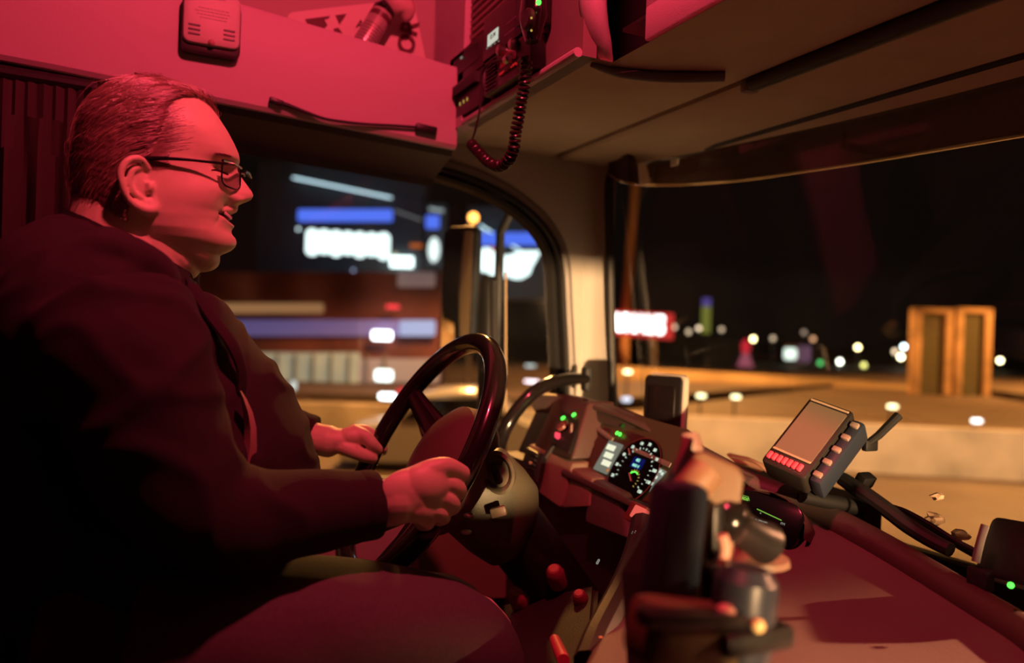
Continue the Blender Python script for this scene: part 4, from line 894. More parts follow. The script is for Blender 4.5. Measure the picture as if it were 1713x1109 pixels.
# two lit columns
cmx = mat('column_orange', (.55, .34, .18), .8, var=.3, vscale=1, bump=.4, bscale=3)
for i, (x0, x1, lab) in enumerate(((1527, 1590, 'left one of the two tall open framed orange columns'), (1597, 1655, 'right one of the two tall open framed orange columns'))):
    a, b = P(x0, 516, d=34), P(x1, 690, d=34); c_ = P((x0 + x1) / 2, 516, d=34); hx_ = Rv0 * ((x1 - x0) / 1300 * 34 / 2)
    t = thing('framed_column', lab, 'column', (c_.x, c_.y, GZ), 'framed columns'); zt_ = c_.z; RR_ = Matrix((Rv0, Fv, Uv0)).transposed()
    for s in (-1, 1):
        bm = B(); box(bm, (c_.x + s * hx_.x * .82, c_.y + s * hx_.y * .82, (zt_ + GZ) / 2), (.34, .5, zt_ - GZ), RR_, .04); obj('post', bm, cmx, t)
    bm = B(); box(bm, (c_.x, c_.y, zt_ - .1), ((x1 - x0) / 1300 * 34, .5, .22), RR_, .04); obj('top_beam', bm, cmx, t)
    bm = B(); box(bm, (c_.x, c_.y, (zt_ + GZ) / 2), (.9, .12, zt_ - GZ), RR_); obj('infill', bm, mat('column_infill', (.10, .085, .04), .8), t)
light('column_floodlight', 'SPOT', P(1560, 700, d=26), 110, SOD, .3, P(1590, 600, d=34), spot=math.radians(60), blend=.5)
# shop sign seen right of the pillar
sg = thing('shop_sign', 'large red sign with white lit letters just right of the windscreen pillar', 'sign', P(1030, 700, d=45))
su = (P(1115, 547, d=42) - P(1030, 541, d=46)).normalized(); sz = Vector((0, 0, 1)); sn = su.cross(sz).normalized()
c_ = P(1116, 546, d=42) - su * 3.3
hh = 1.42; bm = B(); panel(bm, c_, su, sz, 6.7, hh, .05, .4); obj('sign_board', bm, glow('sign_red', (.95, .05, .04), .75), sg)
text('sign_letters', 'BAUHAUS', c_ + su * .06 + sn * .05 * (1 if sn.dot(c_) < 0 else -1), su, sz, 1.36, glow('sign_white', (1, .97, .93), 4.5), sg, .02, off=.06)
for s in (-2.4, 2.2):
    bm = B(); q = c_ + su * s; boxc(bm, q.x - .15, q.x + .15, q.y - .15, q.y + .15, GZ, q.z - .7); obj('sign_post', bm, polem, sg)
# slanted lamp pole behind the windscreen's left edge
lp = thing('tall_pole', 'tall orange lit pole standing behind the shop sign beside the pillar', 'pole', P(1042, 640, d=48))
bm = B(); tube(bm, [P(1040, 680, d=48), P(1047, 520, d=48), P(1062, 310, d=48), P(1070, 180, d=48)], [.34, .30, .26, .2], 12); obj('pole', bm, mat('pole_orange', (.5, .27, .14), .7), lp)
light('pole_uplight', 'SPOT', P(1075, 600, d=42), 700, SOD, .2, P(1055, 400, d=48), spot=math.radians(50), blend=.5)
# warning lamps over the barrier: wide amber lamps
for (x, y, d_, lab) in ((1050, 622, 16, 'amber lamp nearest the pillar, above the black device'), (1173, 662, 15, 'amber lamp right of the black device over the barrier'), (1231, 664, 15, 'amber lamp second right of the black device over the barrier'), (1493, 680, 14, 'amber lamp above the terminal antenna over the barrier'), (1634, 704, 14, 'whitish lamp at the far end of the barrier, below the columns')):
    q = P(x, y, d=d_); t = thing('barrier_lamp', lab, 'warning lamp', (q.x, q.y, q.z - .25), 'wide lamps over the barrier')
    bm = B(); box(bm, q, (.17, .10, .07), Matrix((Rv0, Fv, Uv0)).transposed(), .03); obj('lens', bm, lm((1, .88, .45), 4.5) if x < 1600 else lm((1, .95, .85), 4.5), t)
    bm = B(); tube(bm, [q + Fv * .08, (q.x + Fv.x * .08, q.y + Fv.y * .08, GZ)], .02, 8); obj('stand', bm, M['dark'], t)
q = P(1048, 668, d=16); bm = B(); box(bm, q, (.20, .1, .09), None, .03); obj('white_headlamp', bm, lm((.8, .85, 1), 1.5), None, label='bluish white vehicle lamp low beside the pillar, left of the black device', cat='lamp')
# low dark buildings behind the city lights
bd = mat('far_building', (.16, .12, .09), .9, var=.4, vscale=.15)
for i, (x0, x1, y0, d_, lab) in enumerate(((1060, 1250, 575, 80, 'low dim building right of the red sign'), (1265, 1420, 585, 95, 'low dark building behind the white shop light'), (1430, 1540, 592, 82, 'low dark building left of the two columns'), (1640, 1760, 600, 80, 'low dim building right of the two columns'))):
    a, b = P(x0, y0, d=d_), P(x1, y0, d=d_); bm = B(); prism(bm, [(a.x, a.y, GZ), (b.x, b.y, GZ), (b.x, b.y, b.z), ((a.x * .6 + b.x * .4), (a.y * .6 + b.y * .4), a.z + .8), (a.x, a.y, a.z)], Fv * 6); obj('low_building', bm, bd, None, False, label=lab, cat='building')
# ------------------------------------------------------------------ filling station seen through the side window
# blue fascia band and white sign
def board(name, px0, py0, px1, py1, d, m, parent, th=.3, bev=.05):
    a, b = P(px0, (py0 + py1) / 2, d=d), P(px1, (py0 + py1) / 2, d=d); c_ = (a + b) / 2; w_ = (b - a).length; h_ = (py1 - py0) / 1300 * d
    bm = B(); panel(bm, c_, (b - a), Uv0 if abs((b - a).normalized().dot(Uv0)) < .2 else Uv0, w_, h_, bev, th); return obj(name, bm, m, parent)
blu = glow('fascia_blue', (.10, .20, 1.0), 1.0); wht = glow('sign_white_cool', (.80, 1, .96), 2.0)
dk = mat('canopy_dark', (.07, .085, .095), .7)
cy = thing('filling_station_canopy', 'dark canopy with a blue lit band and a large white lit sign across the road', 'canopy', P(600, 640, d=34))
board('canopy_wall', 430, 272, 708, 470, 33, dk, cy, 2)
board('blue_band', 498, 350, 655, 369, 30, blu, cy)
a, b = P(513, 404, d=30), P(652, 412, d=30); L = (b - a).length; u_ = (b - a).normalized()
for k in range(7):        # unreadable glowing letters, rounded and touching
    bm = B(); cL = a.lerp(b, (k + .5) / 7); hL = (1.02, .94, 1.0, .9, .98, .9, 1.04)[k]
    panel(bm, cL - Fv * .1 + Uv0 * (.02 if k % 2 else -.02), u_, Uv0, L / 7 * 1.02, hL, .2, .1); obj('white_letter', bm, wht, cy)
board('sign_panel', 520, 392, 650, 420, 30.2, glow('sign_panel_cool', (.5, .62, .62), 1.0), cy, .1)
cy2 = thing('shop_fascia', 'blue band over a white lit wing shaped sign beside the quarter light', 'sign', P(850, 640, d=34))
board('shop_wall', 780, 345, 1000, 500, 33, dk, cy2, 2)
board('blue_band', 790, 389, 912, 409, 30, blu, cy2)
bm = B(); wing = [(795, 420), (806, 418), (812, 414), (822, 417), (828, 425), (845, 428), (856, 426), (868, 420), (904, 420), (897, 434), (890, 446), (886, 458), (872, 466), (860, 466), (848, 461), (838, 464), (824, 461), (815, 455), (800, 452), (795, 440)]
prism(bm, [P(x, y, d=30) for x, y in wing], Fv * .2); obj('white_wing', bm, wht, cy2, False)
cy3 = thing('lit_side_panel', 'narrow blue and white lit panel left of the door mirror', 'sign', P(725, 640, d=34))
board('panel_wall', 712, 340, 745, 450, 33, mat('panel_wall', (.12, .16, .17), .7), cy3, 1)
board('blue_band', 712, 360, 734, 381, 30, blu, cy3)
bm = B(); ell(bm, P(726, 418, d=30), (.22, .2, .48)); obj('white_oval', bm, glow('oval_white', (.8, .95, .9), 1.5), cy3)
# canopy tube lights
def tubelight(name, label, p0, p1, d, m, r=.04):
    r *= 1.45; d = 32.6
    bm = B(); tube(bm, [P(*p0, d=d), P(*p1, d=d)], r, 8); return obj(name, bm, m, None, label=label, cat='tube light')
tl = glow('tube_white', (.65, .9, 1), 1.6)
tubelight('tube_light', 'thin slanted white tube light above the long blue band', (490, 297), (655, 331), 22, tl, .03)
tubelight('tube_light', 'slanted white tube light crossing the blue band by the quarter light', (803, 377), (870, 419), 22, tl, .03)
tubelight('tube_light', 'short slanted white tube light against the blue band near the mirror', (795, 383), (822, 398), 22, tl, .025)
tubelight('tube_light', 'short orange tube light above the white wing shaped sign', (820, 413), (842, 426), 22, glow('tube_orange', (1, .2, .05), .7), .03)
tubelight('tube_light', 'dim short white tube light above the narrow side panel', (718, 349), (742, 353), 22, glow('tube_dim', (.5, .6, .6), .8), .04)
tubelight('tube_light', 'very faint grey tube light left of the narrow side panel', (660, 352), (705, 368), 22, glow('tube_faint', (.25, .25, .25), .6), .03)
for pr_, xs_ in ((cy, (450, 690)), (cy2, (985,)), (cy3, (728,))):
    for x in xs_:
        q = P(x, 440, d=33.6); bm = B(); boxc(bm, q.x - .15, q.x + .15, q.y - .15, q.y + .15, GZ, q.z); obj('support_post', bm, dk, pr_)
# lamps seen through the side window
def lampbox(label, px, py, w_, h_, d, c, s, name='vehicle_lamp', cat='lamp'):
    if name == 'station_lamp': d = 32.7
    elif py < 600: d = 28.3
    q = P(px, py, d=d); k = d / 1300
    bm = B(); box(bm, q, (max(w_ - 13, 4) * k, .12, max(h_ - 13, 4) * k), Matrix((Rv0, Fv, Uv0)).transposed(), max(h_ - 13, 4) * k * .45, 4); return obj(name, bm, lm(c, s), None, label=label, cat=cat)
CW_ = (.8, 1, .95)
lampbox('large slanted white lamp under the right end of the white sign', 672, 438, 52, 32, 26, CW_, 3.2, 'station_lamp')
lampbox('dim cream lamp tucked behind the large slanted white lamp', 660, 426, 26, 20, 27, (.6, .58, .4), .8, 'station_lamp')
lampbox('oval white lamp directly below the large slanted lamp', 659, 467, 41, 19, 26, CW_, 4, 'station_lamp')
lampbox('orange lamp left of the narrow side panel', 696, 411, 34, 20, 26, (1, .22, .04), .5, 'station_lamp')
lampbox('red lamp standing alone in the middle of the side window', 657, 513, 36, 19, 20, (1, .05, .06), 1.6)
lampbox('very bright white headlamp in the middle of the side window', 639, 561, 46, 28, 18, (.92, .97, 1), 6)
lampbox('round white headlamp above the red tail lamp', 642, 628, 43, 32, 16, (.85, 1, .9), 3.2)
lampbox('white headlamp next to the red tail lamp', 648, 663, 42, 24, 15.4, (.92, 1, 1), 5)
lampbox('red tail lamp glowing between two headlamps and the wheel', 680, 655, 46, 26, 15.6, (1, .05, .06), .9)
lampbox('white upright reflector post near the driver\'s far sleeve', 491, 645, 24, 30, 15.5, (.8, .85, .75), .9)
lampbox('greyish white lamp low in the quarter light', 887, 612, 30, 15, 24, (.75, .85, .8), 1.2)
lampbox('pinkish white headlamp at the bottom of the quarter light', 889, 638, 36, 17, 18, (1, .8, .85), 3.5)
for (x, y, c, s, lab) in ((499, 383, BW, 1.2, 'small pale lamp left of the white sign'), (591, 452, (.35, .4, .6), .8, 'tiny bluish lamp under the white sign'), (658, 491, (.4, .42, .55), .9, 'tiny grey lamp above the lone red lamp')):
    p = P(x, y, d=32.7); bm = B(); ell(bm, p, .07); obj('distant_lamp', bm, lm(c, s * 1.5), None, label=lab, cat='lamp')
lamp_post(792, 364, 20, (1, .38, .07), 7, .12, 'orange lamp reflected in the mirror top, built as a lamp post')  # mirror reflection of a lamp, put in as a standing post
# station building: maroon wall, amber strip, violet strip, glazed base
sb_ = thing('station_building', 'long low building with maroon wall, violet lit strip and pale glazed base', 'building', P(560, 700, d=30))
board('maroon_wall', 250, 455, 735, 672, 29, mat('maroon_wall', (.16, .05, .045), .8, var=.3, vscale=.5), sb_, 3)
board('amber_strip', 300, 507, 540, 524, 28.8, glow('amber_strip', (.42, .20, .08), .75), sb_, .15, .1)
board('violet_strip', 300, 535, 728, 562, 28.8, mat('violet_base', (.12, .10, .25), .6, emit=(.18, .15, .42), es=.45), sb_, .15, .1)
board('violet_lit_sign', 668, 536, 728, 562, 28.5, glow('violet_bright', (.55, .58, .85), .9), sb_, .1, .1)
board('glazed_base', 300, 590, 600, 668, 28.7, mat('glazed_base', (.3, .34, .28), .5, emit=(.32, .38, .30), es=.5, var=.3, vscale=.8), sb_, .15, .1)
for k in range(9): board('window_mullion', 400 + k * 30, 592, 404 + k * 30, 660, 28.5, mat('mullion', (.2, .2, .16), .6) if k == 0 else bpy.data.materials['mullion'], sb_, .08, .01)
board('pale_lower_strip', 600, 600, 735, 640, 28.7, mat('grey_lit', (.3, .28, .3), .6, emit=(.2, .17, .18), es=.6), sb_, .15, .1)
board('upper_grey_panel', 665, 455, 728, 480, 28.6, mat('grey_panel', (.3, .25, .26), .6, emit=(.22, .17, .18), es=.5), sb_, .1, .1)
# parked car in front (white roof arc), behind the wheel
car = thing('parked_car', 'pale car partly hidden behind the steering wheel rim', 'car', P(780, 690, d=12.4))
q = P(775, 668, d=12); bm = B(); rows = []
body = [(-1.6, .0, .25), (-1.5, .35, .55), (-1.0, .55, .75), (-.5, 1.0, 1.2), (.3, 1.05, 1.3), (.9, .7, .9), (1.5, .6, .7), (1.65, .2, .3)]
for k in range(2):
    pass
prof = smoothpath([(-1.7, 0, .15), (-1.72, 0, .45), (-1.55, 0, .62), (-1.0, 0, .72), (-.55, 0, 1.12), (.35, 0, 1.18), (.95, 0, .78), (1.65, 0, .68), (1.8, 0, .4), (1.75, 0, .15)], 4)
C0 = Vector((q.x, q.y, GZ)); rows = []
for yy, sc2 in ((-.75, .97), (-.70, 1.0), (0, 1.02), (.70, 1.0), (.75, .97)): rows.append([C0 + Rv0 * p.x * sc2 + Fv * yy + Vector((0, 0, p.z * sc2)) for p in prof])
R_ = grid(bm, rows); 
for r_ in (R_[0], R_[-1]): bm.faces.new(r_)
obj('car_body', bm, mat('car_paint', (.45, .45, .48), .25, coat=.5), car)
for s in (-1.05, 1.1):
    for f in (-.7, .6):
        bm = B(); lathe(bm, [(.2, 0), (.31, .01), (.31, .17), (.2, .18)], C0 + Rv0 * s + Fv * f + Vector((0, 0, .31)), Fv, 24); obj('wheel', bm, M['rubber'], car)
bm = B(); prism(bm, [C0 + Rv0 * x + Fv * -.765 + Vector((0, 0, z)) for x, z in ((-.85, .76), (-.5, 1.08), (.3, 1.12), (.75, .8))], Fv * .012); obj('side_glass', bm, M['screenb'], car, False)
# ================================================================== the driver
YD = 1.24
def H2(px, py): q = P(px, py, Y=YD); return q.x, q.z
fprof = [(232, 143), (262, 145), (300, 151), (330, 163), (350, 180), (366, 202), (381, 225), (392, 246), (399, 262), (400, 272), (396, 283), (398, 291), (406, 303), (414, 314), (421, 324), (423.5, 330), (420, 337), (411, 341), (401, 343.5), (397.5, 347), (398, 352), (396, 357), (388, 360), (381, 362.5), (381, 366), (388, 369), (391, 374), (391.5, 380), (388, 385), (386.5, 389), (390, 395), (394, 401), (395.5, 408), (393, 415), (386, 421), (374, 426), (355, 433), (330, 443)]
gprof = [(232, 143), (262, 145), (300, 151), (330, 163), (350, 180), (366, 202), (379, 225), (388, 246), (391, 262), (386, 275), (380, 285), (378, 295), (379, 305), (381, 315), (382, 325), (382, 335), (381, 345), (379, 355), (376, 362), (375, 368), (374, 378), (376, 388), (380, 398), (382, 406), (381, 414), (376, 421), (366, 426), (350, 433), (326, 443)]
bprof = [(228, 143), (205, 149), (185, 158), (165, 172), (148, 190), (137, 212), (130, 240), (127, 270), (127, 300), (129, 325), (135, 345), (145, 362), (158, 378), (172, 392), (190, 404), (205, 415), (220, 430), (235, 443)]
wprof = [(143, .004), (146, .026), (150, .040), (158, .052), (170, .062), (190, .071), (220, .077), (260, .079), (300, .078), (340, .078), (365, .077), (385, .073), (400, .066), (412, .057), (422, .047), (433, .04), (443, .035)]
def tab(prof):
    a = [H2(x, y) for x, y in prof]; a.sort(key=lambda t: t[1]); return np.array([t[1] for t in a]), np.array([t[0] for t in a])
Fz, Fx = tab(fprof); Gz, Gx = tab(gprof); Bz, Bx = tab(bprof)
Wz = np.array([H2(250, y)[1] for y, _ in wprof])[::-1]; Ww = np.array([w__ for _, w__ in wprof])[::-1]
zt_h, zb_h = H2(232, 143.5)[1], H2(300, 442)[1]
xm_h = H2(236, 300)[0]
def pz(py): return H2(300, py)[1]
def bumpf(x, z, px, py, sx, sz):
    X0, Z0 = H2(px, py); return math.exp(-((x - X0) / sx) ** 2 - ((z - Z0) / sz) ** 2)
SIGt = [(pz(y), s) for y, s in ((143, .05), (240, .05), (262, .040), (275, .022), (285, .014), (300, .012), (318, .016), (328, .019), (338, .017), (343, .013), (350, .022), (358, .030), (365, .030), (372, .026), (385, .026), (400, .028), (420, .03), (443, .04))]
Sz = np.array([s[0] for s in SIGt])[::-1]; Sv = np.array([s[1] for s in SIGt])[::-1]
def head_pt(a, z, grow=0.0):
    """a: azimuth, 0 = face, pi = back; z: height"""
    f = float(np.interp(z, Fz, Fx)); g = float(np.interp(z, Gz, Gx)); b = float(np.interp(z, Bz, Bx)); wd = float(np.interp(z, Wz, Ww)) + grow
    sg = float(np.interp(z, Sz, Sv)); c, s = math.cos(a), math.sin(a)
    lo = min(1, max(0, (pz(300) - z) / .1))
    xm = xm_h + .03 * lo
    xm = min(max(xm, b + .3 * (g - b)), b + .7 * (g - b))
    if c > 0: x = xm + (g + grow - xm) * abs(c) ** (.86)
    else: x = xm - (xm - b + grow) * abs(c) ** .95
    y = wd * math.copysign(abs(s) ** (.82 if c > 0 else .9), s)
    if c > 0:
        x += (f - g) * math.exp(-(y / sg) ** 2) * min(1, c * 2.5)
    ay = abs(y); sd = 1 if y > 0 else -1
    # sculpting, both sides alike
    if c > -.2:
        d = 0; dx = 0
        e = bumpf(x, z, 372, 289, .016, .0095); dx -= .009 * e * math.exp(-((ay - .034) / .020) ** 2) * .9; d -= .002 * e
        e = math.exp(-((z - pz(264)) / .007) ** 2) * math.exp(-((ay - .030) / .022) ** 2); dx += .0035 * e          # brow
        e = math.exp(-((z - pz(291)) / .0045) ** 2) * math.exp(-((ay - .032) / .013) ** 2); dx += .0022 * e        # eyelids
        e = math.exp(-((z - pz(318)) / .012) ** 2) * math.exp(-((ay - .040) / .020) ** 2); dx += .0070 * e         # smiling cheek
        e = math.exp(-((z - pz(335)) / .020) ** 2) * math.exp(-((ay - .058) / .020) ** 2); dx += .004 * e; d += .003 * e
        # nostril wings
        e = math.exp(-((z - pz(332)) / .0055) ** 2) * math.exp(-((ay - .0165) / .006) ** 2); dx += .009 * e
        # fold from nose to mouth corner
        zz = (pz(334) - z) / (pz(334) - pz(372)); 
        if -.2 < zz < 1.2:
            yc = .021 + .017 * zz; e = math.exp(-((ay - yc) / .0035) ** 2) * (1 - abs(zz - .5) ** 2 * 1.6); dx -= .0042 * max(e, 0)
        # mouth opening: smile curving up towards the corners
        zmo = pz(362.5) + .0050 * min(1, (ay / .030) ** 2); hh = .0058 * max(0, 1 - (ay / .033) ** 2) + .0008
        e = math.exp(-((z - zmo) / hh) ** 4 if abs((z - zmo) / hh) < 5 else -50) * (1 if ay < .035 else math.exp(-((ay - .035) / .003) ** 2)); dx -= .014 * e
        e = math.exp(-((z - zmo - .006) / .0035) ** 2) * math.exp(-(ay / .024) ** 2); dx += .0016 * e
        e = math.exp(-((z - zmo + .0075) / .0035) ** 2) * math.exp(-(ay / .022) ** 2); dx += .0015 * e
        e = math.exp(-((z - pz(388)) / .004) ** 2) * math.exp(-(ay / .026) ** 2); dx -= .0015 * e
        e = math.exp(-((z - pz(262)) / .02) ** 2) * math.exp(-((ay - .066) / .02) ** 2); d -= .002 * e  # temple
        x += dx; y += sd * d
    return Vector((x, YD + y, z))
TURN = math.radians(-7)
def turn(p, k=1.0):
    c_, s_2 = math.cos(TURN * k), math.sin(TURN * k); x, y = p.x - xm_h, p.y - YD
    return Vector((xm_h + c_ * x - s_2 * y, YD + s_2 * x + c_ * y, p.z))
NA, NZ = 168, 210
bm = B(); rows = []
ang = [2 * PI * (k + .5) / NA for k in range(NA)]
ang = [a - .35 * math.sin(a) * 1.0 for a in ang]          # denser on the face
for i in range(NZ):
    f = i / (NZ - 1); z = zt_h - .0006 - (zt_h - zb_h) * (f ** 1.0 if f > .06 else f * f / .06)
    rows.append([turn(head_pt(a, z)) for a in ang])
R_ = grid(bm, rows, closed=True); bm.faces.new(R_[0]); bm.faces.new(R_[-1][::-1])
headbm = bm
# neck, double chin, ears
hb = B(); join(hb, headbm)
def tubeto(bm, pts, rs, n=20, k=6, flat=None, up=None): tube(bm, smoothpath(pts, k), rs, n, flat=flat, up=up)
tubeto(hb, [P(215, 300, Y=YD), P(205, 380, Y=YD), P(206, 450, Y=YD), P(190, 540, Y=YD)], [.060, .072, .080, .088], 28)
tubeto(hb, [P(250, 360, Y=YD), P(252, 410, Y=YD), P(232, 470, Y=YD), P(225, 560, Y=YD)], [.058, .066, .069, .07], 28)
ell(hb, P(306, 412, Y=YD), (.056, .058, .030), Matrix.Rotation(math.radians(26), 3, 'Y'), 28, 18)
ell(hb, P(276, 420, Y=YD), (.056, .060, .034), Matrix.Rotation(math.radians(35), 3, 'Y'), 28, 18)
ell(hb, P(300, 372, Y=YD - .040), (.050, .036, .040), None, 24, 16); ell(hb, P(300, 372, Y=YD + .040), (.050, .036, .040), None, 24, 16)
def ear(bm, sd):
    yo = YD + sd * .080
    e = [(247, 283), (238, 268), (223, 265), (209, 273), (202, 290), (205, 312), (213, 330), (226, 343), (243, 351), (256, 350), (259, 338), (254, 322)]
    off = [.004, .012, .018, .021, .022, .020, .016, .012, .008, .004, .002, .002]
    yn = YD - .077
    def q(x, y, o):
        p = P(x, y, Y=yn - o)
        return p if sd < 0 else turn(Vector((p.x + .012, yo + o, p.z)))
    pts = [q(x, y, o) for (x, y), o in zip(e, off)]
    tube(bm, smoothpath(pts, 6), [.0042, .0048, .0050, .0050, .0048, .0046, .0046, .0060, .0075, .0075, .005, .004], 10)
    # bowl and inner ridge
    tube(bm, smoothpath([q(240, 280, .006), q(224, 283, .012), q(216, 300, .014), q(222, 320, .011), q(236, 332, .007)], 6), [.0035, .0042, .0042, .0042, .004], 10)
    ell(bm, q(228, 308, .002), (.017, .007, .029), Matrix.Rotation(math.radians(-15), 3, 'Y'), 18, 12)
    tube(bm, smoothpath([q(250, 306, .006), q(252, 314, .009), q(249, 322, .006)], 4), .0045, 8)
    ell(bm, q(247, 343, .004), (.010, .007, .010), None, 14, 10)
ear(hb, -1); ear(hb, 1)
# ------------------------------------------------------------------ arms and hands
wrN = P(636, 843, Y=1.02)
def fchain(bm, pts, rs, n=12):
    tube(bm, smoothpath(pts, 6), rs, n); ell(bm, pts[0], rs[0]); ell(bm, pts[-1], rs[-1], None, 16, 10)
YN = YD - WR                     # rim centre at its nearest side
def PN(px, py, y): return P(px, py, Y=y)
# near hand: back of the hand towards the camera, thumb over the rim, fingers closed round it
fchain(hb, [PN(560, 850, 1.03), wrN, PN(668, 836, 1.005)], [.036, .032, .033], 20)
ell(hb, PN(690, 826, .995), (.046, .022, .035), Matrix.Rotation(math.radians(4), 3, 'Y'), 24, 16)
ell(hb, PN(655, 838, 1.008), (.034, .023, .030), None, 20, 14)
ell(hb, PN(712, 812, .990), (.034, .021, .029), Matrix.Rotation(math.radians(12), 3, 'Y'), 24, 16)
ell(hb, PN(718, 822, .992), (.030, .019, .030), Matrix.Rotation(math.radians(20), 3, 'Y'), 24, 16)
ell(hb, PN(698, 848, .994), (.038, .019, .022), Matrix.Rotation(math.radians(16), 3, 'Y'), 20, 14)
ell(hb, PN(722, 795, .992), (.024, .018, .015), None, 20, 12)
# thumb along the rim, tip right
fchain(hb, [PN(690, 800, .998), PN(722, 786, .992), PN(748, 781, .992), PN(772, 792, 1.0)], [.016, .0155, .0135, .0125])
# four fingers: knuckle, middle joint outside the rim, tip curling back under it
fchain(hb, [PN(726, 806, .998), PN(752, 809, .992), PN(768, 821, 1.0), PN(760, 829, 1.034)], [.0140, .0130, .0115, .010])
fchain(hb, [PN(718, 828, .996), PN(744, 833, .990), PN(758, 846, .998), PN(750, 852, 1.032)], [.0145, .0130, .0115, .0105])
fchain(hb, [PN(706, 846, .994), PN(730, 854, .990), PN(742, 864, .998), PN(733, 869, 1.030)], [.0135, .0122, .0108, .010])
fchain(hb, [PN(686, 856, .996), PN(704, 866, .994), PN(716, 875, 1.0), PN(706, 877, 1.026)], [.0120, .0108, .0098, .009])
# far hand
YF = 1.44
def PF(px, py, y): return P(px, py, Y=y)
fchain(hb, [PF(470, 712, 1.50), PF(520, 731, 1.47), PF(548, 738, 1.455)], [.032, .029, .030], 18)
ell(hb, PF(572, 738, 1.45), (.048, .028, .024), Matrix.Rotation(math.radians(8), 3, 'Y'), 22, 14)
ell(hb, PF(592, 730, 1.44), (.030, .024, .020), None, 20, 12)
fchain(hb, [PF(595, 724, 1.435), PF(610, 730, 1.425), PF(622, 742, 1.42), PF(632, 752, 1.425)], [.0145, .0135, .012, .010])
fchain(hb, [PF(592, 722, 1.455), PF(612, 722, 1.46), PF(630, 736, 1.455), PF(640, 750, 1.45)], [.0145, .0130, .0115, .010])
fchain(hb, [PF(588, 726, 1.475), PF(610, 724, 1.485), PF(630, 738, 1.48), PF(640, 754, 1.47)], [.0135, .0125, .011, .0095])
fchain(hb, [PF(580, 732, 1.49), PF(600, 734, 1.50), PF(616, 746, 1.495), PF(628, 758, 1.485)], [.0125, .0115, .010, .009])
fchain(hb, [PF(565, 744, 1.44), PF(590, 754, 1.425), PF(608, 762, 1.42), PF(622, 766, 1.425)], [.0165, .0145, .0125, .0115])
# body core hidden under the clothes, so that head, trunk, arms and legs are one surface
def core(bm, g=0.0):
    sh = P(205, 520, Y=1.24)
    tubeto(bm, [P(225, 500, Y=1.24), P(210, 600, Y=1.24), P(215, 760, Y=1.24), P(205, 900, Y=1.24), P(210, 980, Y=1.24)], [.09 + g, .125 + g, .15 + g, .155 + g, .13 + g], 28)
core(hb)
tubeto(hb, [P(195, 560, Y=1.24), P(185, 560, Y=1.08), P(215, 680, Y=1.0), P(310, 850, Y=1.0), P(450, 862, Y=1.02), P(580, 850, Y=1.03)], [.07, .06, .052, .047, .042, .034], 18)
tubeto(hb, [P(225, 560, Y=1.24), P(245, 545, Y=1.42), P(290, 640, Y=1.50), P(390, 720, Y=1.53), P(450, 705, Y=1.51), P(500, 722, Y=1.48)], [.07, .06, .052, .045, .038, .031], 18)
for yl, yk in ((1.12, 1.06), (1.36, 1.42)):
    tubeto(hb, [P(215, 960, Y=1.24), P(260, 1040, Y=yl), P(450, 1060, Y=yl), P(740, 1060, Y=yk), P(800, 1100, Y=yk), P(810, 1350, Y=yk), P(820, 1500, Y=yk)], [.10, .085, .078, .062, .06, .05, .045], 20)
def remesh(bm, vs, smooth_it=0, sm_f=.5):
    me = bpy.data.meshes.new('tmp'); bmesh.ops.recalc_face_normals(bm, faces=bm.faces); bm.to_mesh(me); bm.free()
    o = bpy.data.objects.new('tmp', me); COL.objects.link(o)
    r = o.modifiers.new('r', 'REMESH'); r.mode = 'VOXEL'; r.voxel_size = vs; r.adaptivity = 0
    if smooth_it: s = o.modifiers.new('s', 'SMOOTH'); s.iterations = smooth_it; s.factor = sm_f
    dg = bpy.context.evaluated_depsgraph_get(); m2 = bpy.data.meshes.new_from_object(o.evaluated_get(dg))
    bpy.data.objects.remove(o); b2 = bmesh.new(); b2.from_mesh(m2); bpy.data.meshes.remove(m2); return b2
person = thing('person', 'heavyset man with glasses and swept back hair smiling and steering in a dark jacket', 'person', P(210, 1000, Y=YD))
bb = remesh(hb, .0021, 3, .5)
body = obj('body', bb, M['skin'], person, angle=80)
# lips, mouth inside and teeth
def fp(py, y, dx=0):           # point on the face at height py and side offset y
    z = pz(py); best = None
    for k in range(160):
        a = -PI * .5 * k / 160; p = head_pt(a, z)
        if p.y - YD <= y: best = p; break
    best = best or head_pt(-PI / 2, z); return turn(best + Vector((dx, 0, 0)))
bm = B()
for k in range(-4, 5):
    y = k * .0062; q = turn(Vector((H2(390, 360)[0] - .0012 - .10 * y * y / .03 * 1.5 - abs(y) * .12, YD + y, pz(360.5) + .0040 * (y / .030) ** 2)))
    box(bm, q + Vector((-.0025, 0, .0012)), (.004, .0056, .0045), Matrix.Rotation(TURN, 3, 'Z'), .0012)
obj('teeth', bm, mat('teeth', (.85, .80, .72), .25), person)
bm = B(); q = turn(Vector((H2(384, 363)[0] - .010, YD, pz(363)))); ell(bm, q, (.010, .024, .006)); obj('mouth_inside', bm, mat('mouth_dark', (.08, .01, .01), .5), person)
